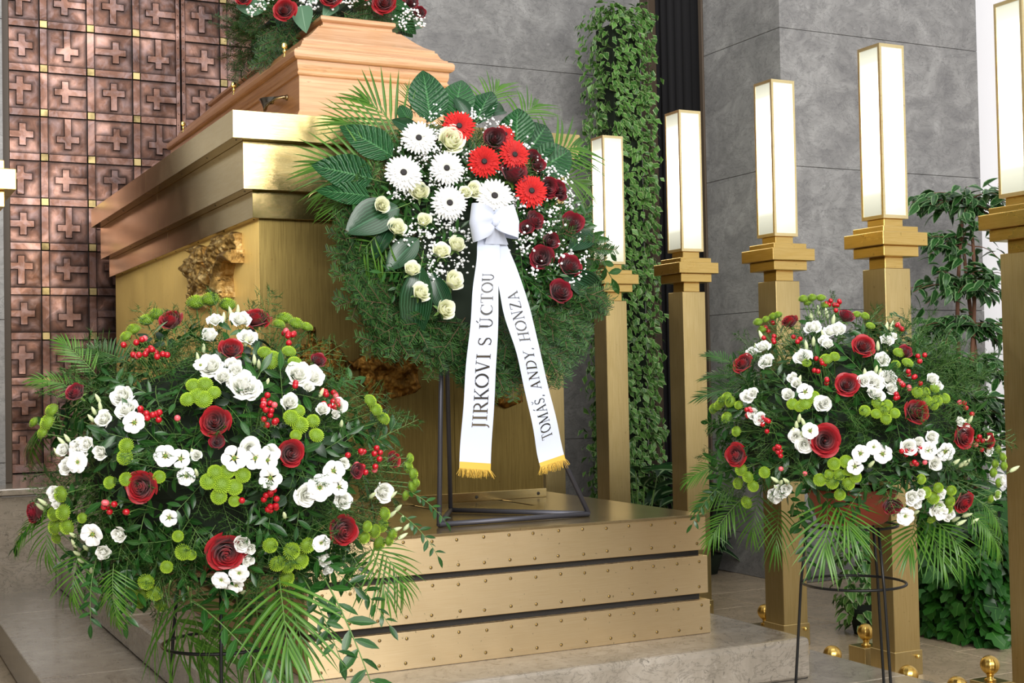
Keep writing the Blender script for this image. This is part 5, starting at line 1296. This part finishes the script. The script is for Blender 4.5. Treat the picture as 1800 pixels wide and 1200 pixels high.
for (x0, y0, x1, y1, Y0, Y1) in [(500,60,455,125,5.9,5.95),(490,40,470,108,5.9,5.9),(470,30,440,60,6.0,6.1),(500,50,480,90,5.85,5.85),(520,30,500,75,5.85,5.8),(470,50,462,112,5.95,6.0),(480,60,468,95,5.95,6.0),(540,30,600,40,5.75,5.7),(600,20,660,48,5.7,5.66),(660,20,700,55,5.7,5.66),(450,30,420,45,6.1,6.2)]:
    p, q = csx(x0, y0, Y0), csx(x1, y1, Y1); put('fir_branch', rng.choice(FIR), cs, M4(p, frame(q - p, (0, -1, .3)), np.linalg.norm(q - p)))
for (x0, y0, x1, y1, Y0, Y1, kk) in [(470,10,410,8,6.0,6.1,1),(455,15,412,40,6.1,6.2,0),(530,10,535,48,5.8,5.7,1),(545,8,560,-20,5.8,5.8,1),(495,25,488,40,5.8,5.75,0),(590,5,570,25,5.7,5.65,1),(690,20,735,60,5.7,5.7,0),(700,15,750,50,5.75,5.8,1),(640,0,660,-10,5.7,5.7,0),(690,5,720,15,5.7,5.65,0),(700,40,728,66,5.75,5.75,0)]:
    p, q = csx(x0, y0, Y0), csx(x1, y1, Y1); L = np.linalg.norm(q - p); put('broad_leaf', BROAD[1] if kk == 0 else mesh_big('ovate', 'leaf_eucalyptus', 1, .6, .2, .2), cs, M4(p, frame(q - p, -VIEW), L))
for (x, y, s, Y) in [(500,17,18,5.72),(428,-4,13,6.05),(582,-6,18,5.65),(676,4,19,5.62),(722,4,16,5.7),(738,22,13,5.75),(640,-20,18,5.6),(540,-30,18,5.8)]:
    p = csx(x, y, Y); n = nrm(-VIEW + np.array([rng.gauss(0, .2), 0, .25])); bloom('rose', ROSE[0] if x < 700 else ROSE_D[0], cs, p, n, s * depth(p) / 2377 * 1.1, label='red rose')
cb = MB()
for (x, y, s, n) in [(455,8,12,16),(470,0,14,16),(440,15,10,10),(445,20,8,6),(545,8,12,18),(552,15,10,12),(530,3,10,10),(600,5,12,18),(620,4,12,14),(590,2,8,8),(585,15,4,3),(720,20,12,18),(735,35,10,14),(708,32,12,18),(712,42,8,6),(744,40,8,8),(704,48,5,4),(650,2,8,8)]:
    p = csx(x, y, 5.66 if x > 560 else 5.8); breath(cb, p, s * 6.1 / 2377 * .55, n, -VIEW, .0062)
put('babys_breath', cb.mesh('babys_breath', ['breath_white', 'stem_green']), cs, Matrix.Identity(4), kind='stuff')
# ------------------------------------------------------------------ ivy column
def leaf_mesh(fn, mat, nm='leaf'):
    mb = MB(); v, f, a = fn; mb.add(v, f, a); return mb.mesh(nm, mat)
IVY = leaf_mesh(leaf(1, .72, 3, .3, .25, 'ovate'), 'leaf_ivy'); IVY2 = leaf_mesh(leaf_ivy(), 'leaf_ivy_dark')
FIC = leaf_mesh(leaf(1, .5, 4, .3, .3, 'ovate'), 'leaf_ficus')
DUM = leaf_mesh(leaf(1, .42, 6, .3, .5, 'ovate'), 'leaf_dumbcane')
def foliage(t, mesh, fn, mat, spots, nobj=290):
    """the nearest leaves singly, the rest as one mesh"""
    spots.sort(key=lambda s: depth(s[0])); near = rng.sample(spots[:max(nobj, len(spots) // 3)], min(nobj, len(spots))); ids = {id(s) for s in near}
    mb = MB(); v, f, a = fn
    for s in spots:
        p, F, L = s
        if id(s) in ids: put('leaf', mesh, t, M4(p, F, L))
        else: mb.add(v, f, a, F, p, L, rnd=rng.random())
    if mb.n: put('foliage', mb.mesh('foliage', mat), t, Matrix.Identity(4), kind='stuff')
iv = thing('ivy_column', 'tall square column overgrown with variegated ivy beside the black curtain opening', 'plant', (4.46, 7.32, 0))
bevel_box('post', 'moss_core', 4.35, 4.55, 7.20, 7.42, 0.0, 3.44, 0.01, iv)
sp = []
for i in range(3800):
    z0 = rng.uniform(0.25, 3.52); side = rng.random(); bul = 1 + .10 * noise.noise(Vector((0, 0, z0 * 2.5)))
    if side < .46: x, y, n = 4.46 + rng.uniform(-.145, .145), 7.17, (0, -1, 0)
    elif side < .86: x, y, n = 4.32, 7.32 + rng.uniform(-.15, .15), (-1, 0, 0)
    elif side < .95: x, y, n = 4.60, 7.32 + rng.uniform(-.15, .15), (1, 0, 0)
    else: x, y, n, z0 = 4.46 + rng.uniform(-.14, .14), 7.32 + rng.uniform(-.14, .14), (0, 0, 1), 3.48 + rng.uniform(0, .05)
    n = np.array(n, float); off = abs(rng.gauss(0, .035)) + (.05 if rng.random() < .06 else 0)
    p = np.array([4.46 + (x - 4.46) * bul, 7.32 + (y - 7.32) * bul, z0]) + n * off
    d = nrm(np.array([rng.gauss(0, .6), rng.gauss(0, .4), -.75]) + n * rng.uniform(.2, .9)); nn = n + np.array([rng.gauss(0, .45), rng.gauss(0, .45), rng.uniform(0, .9)])
    sp.append((p, frame(d, nn), rng.uniform(.036, .062)))
foliage(iv, IVY, leaf(1, .72, 2, .3, .25, 'ovate'), 'leaf_ivy', sp)
def clump(label, c, n, L, spread, mesh=DUM, name='leafy_plant', group=None, h=.35):
    t = thing(name, label, 'plant', (c[0], c[1], 0), group)
    mb = MB(); mb.lathe([(.07, 0), (.10, .10), (.105, .12), (.09, .12)], 16, (c[0], c[1], 0)); put('pot', mb.mesh('pot', 'moss_core'), t, Matrix.Identity(4))
    st = MB()
    for i in range(n):
        a = rng.uniform(0, 6.28); zz = h * rng.uniform(.35, 1.1); rr = rng.uniform(.02, spread * .45); p = np.array([c[0] + rr * math.cos(a), c[1] + rr * math.sin(a), zz])
        d = nrm((math.cos(a) * .8, math.sin(a) * .8, rng.uniform(.0, .9))); put('leaf', mesh, t, M4(p, frame(d, (0, -.3, 1)), L * rng.uniform(.7, 1.15)))
        stem(st, np.array([c[0], c[1], .1]), p, .004)
    put('stem', st.mesh('stem', 'stem_green'), t, Matrix.Identity(4))
    return t
gp = 'broad-leaved potted plants behind the podium'
clump('dark broad-leaved plant behind the podium, left of the ivy column pillar', (4.20, 6.75), 24, .26, .3, group=gp, h=.62)
clump('broad-leaved plant at the foot of the ivy column, right behind the lamp pillar', (4.62, 6.9), 26, .26, .3, group=gp, h=.62)
clump('small broad-leaved plant in the wall corner between two lamp pillars', (4.82, 7.0), 22, .17, .25, group=gp, h=.42)
# ficus tree
fc = thing('ficus_tree', 'potted weeping fig tree with pale-edged leaves by the grey wall', 'tree', (6.0, 5.95, 0))
mb = MB(); mb.lathe([(.12, 0), (.16, .26), (.17, .30), (.15, .30)], 20, (6.0, 5.95, 0)); put('pot', mb.mesh('pot', 'moss_core'), fc, Matrix.Identity(4))
tips = []
for k in range(3):
    pts = [np.array([6.0 + .05 * math.cos(k * 2.1 + i * .55) + .015 * i * (k - 1) * .3, 5.95 + .04 * math.sin(k * 2.1 + i * .55), .28 + i * .24]) for i in range(9)]
    mb = MB(); mb.tube(pts, .018, 7, r2=.009); put('trunk', mb.mesh('trunk', 'bark'), fc, Matrix.Identity(4)); tips += pts[2:]
br = MB(); sp = []
for i in range(150):
    p0 = rng.choice(tips); a = rng.uniform(2.4, 6.0); L = rng.uniform(.18, .40) * (1.1 if math.cos(a) < 0 else .8)
    d = nrm((math.cos(a), math.sin(a) * .6, rng.uniform(-.1, .55))); pts = bez(p0, p0 + d * L * .6, p0 + d * L + np.array([0, 0, -.10]), 6); br.tube(pts, .004, 4, r2=.0015)
    if 0.9 > p0[2] and rng.random() < .25: continue
    for j in range(11):
        q = pts[min(6, 1 + j // 2)] + np.array([rng.gauss(0, .02), rng.gauss(0, .02), rng.gauss(0, .02)])
        dv = nrm(d * .6 + np.array([rng.gauss(0, .6), rng.gauss(0, .5), rng.uniform(-.9, .1)])); sp.append((q, frame(dv, (rng.gauss(0, .4), -.5, .8)), rng.uniform(.075, .105)))
put('branch', br.mesh('branch', 'bark'), fc, Matrix.Identity(4), kind='stuff')
foliage(fc, FIC, leaf(1, .5, 4, .3, .3, 'ovate'), 'leaf_ficus', sp, 290)
# low ivy hedge
hd = thing('ivy_hedge', 'low dark green ivy hedge on the floor between the two nearest lamp pillars', 'hedge', (4.95, 4.95, 0))
bevel_box('trough', 'moss_core', 4.62, 6.1, 4.55, 5.15, 0.0, 0.52, 0.03, hd); sp = []
for i in range(1700):
    s = rng.random()
    if s < .62: p = np.array([rng.uniform(4.5, 6.0), 4.50, rng.uniform(.02, .60)]); n = np.array([0, -1., 0])
    elif s < .8: p = np.array([4.56, rng.uniform(4.5, 5.2), rng.uniform(.02, .58)]); n = np.array([-1., 0, 0])
    else: p = np.array([rng.uniform(4.5, 6.0), rng.uniform(4.5, 5.2), .56]); n = np.array([0, 0, 1.])
    p = p + n * abs(rng.gauss(0, .045)) + np.array([0, 0, .03 * math.sin(p[0] * 9)]); d = nrm(np.array([rng.gauss(0, .6), rng.gauss(0, .3), -.6]) + n * rng.uniform(.2, .8))
    p[2] = max(p[2], .03); sp.append((p, frame(d, n + np.array([rng.gauss(0, .4), -.2, rng.uniform(0, .9)])), rng.uniform(.055, .10)))
foliage(hd, IVY2, leaf_ivy(), 'leaf_ivy_dark', sp)
t2 = thing('ivy_plant', 'small trailing ivy between the ball posts, seen through the right wire stand', 'plant', (4.33, 4.98, 0)); sp = []
mb = MB(); mb.lathe([(.06, 0), (.08, .10), (.085, .12), (.07, .12)], 14, (4.33, 4.98, 0)); put('pot', mb.mesh('pot', 'moss_core'), t2, Matrix.Identity(4))
for i in range(240):
    a = rng.uniform(0, 6.28); zz = rng.uniform(.02, .55); rr = .05 + .07 * math.sin(PI * min(1, zz * 1.7)) + abs(rng.gauss(0, .02)); p = np.array([4.33 + rr * math.cos(a), 4.98 + rr * math.sin(a), zz])
    sp.append((p, frame((math.cos(a) + rng.gauss(0, .5), math.sin(a) + rng.gauss(0, .5), -.7), (math.cos(a), math.sin(a), .8)), rng.uniform(.04, .07)))
foliage(t2, IVY, leaf(1, .72, 2, .3, .25, 'ovate'), 'leaf_ivy', sp)
clump('dark dumb cane plant with pale-veined leaves rising behind the ivy hedge', (5.0, 5.42), 20, .30, .5, group=None, h=.82)
clump('dark dumb cane plant partly behind the nearest lamp pillar', (5.85, 5.45), 16, .30, .5, group=None, h=.80)
for o in list(scene.objects):                                  # a copy keeps no leftover numbering in its labels
    if o.parent is not None and 'category' in o: del o['category']
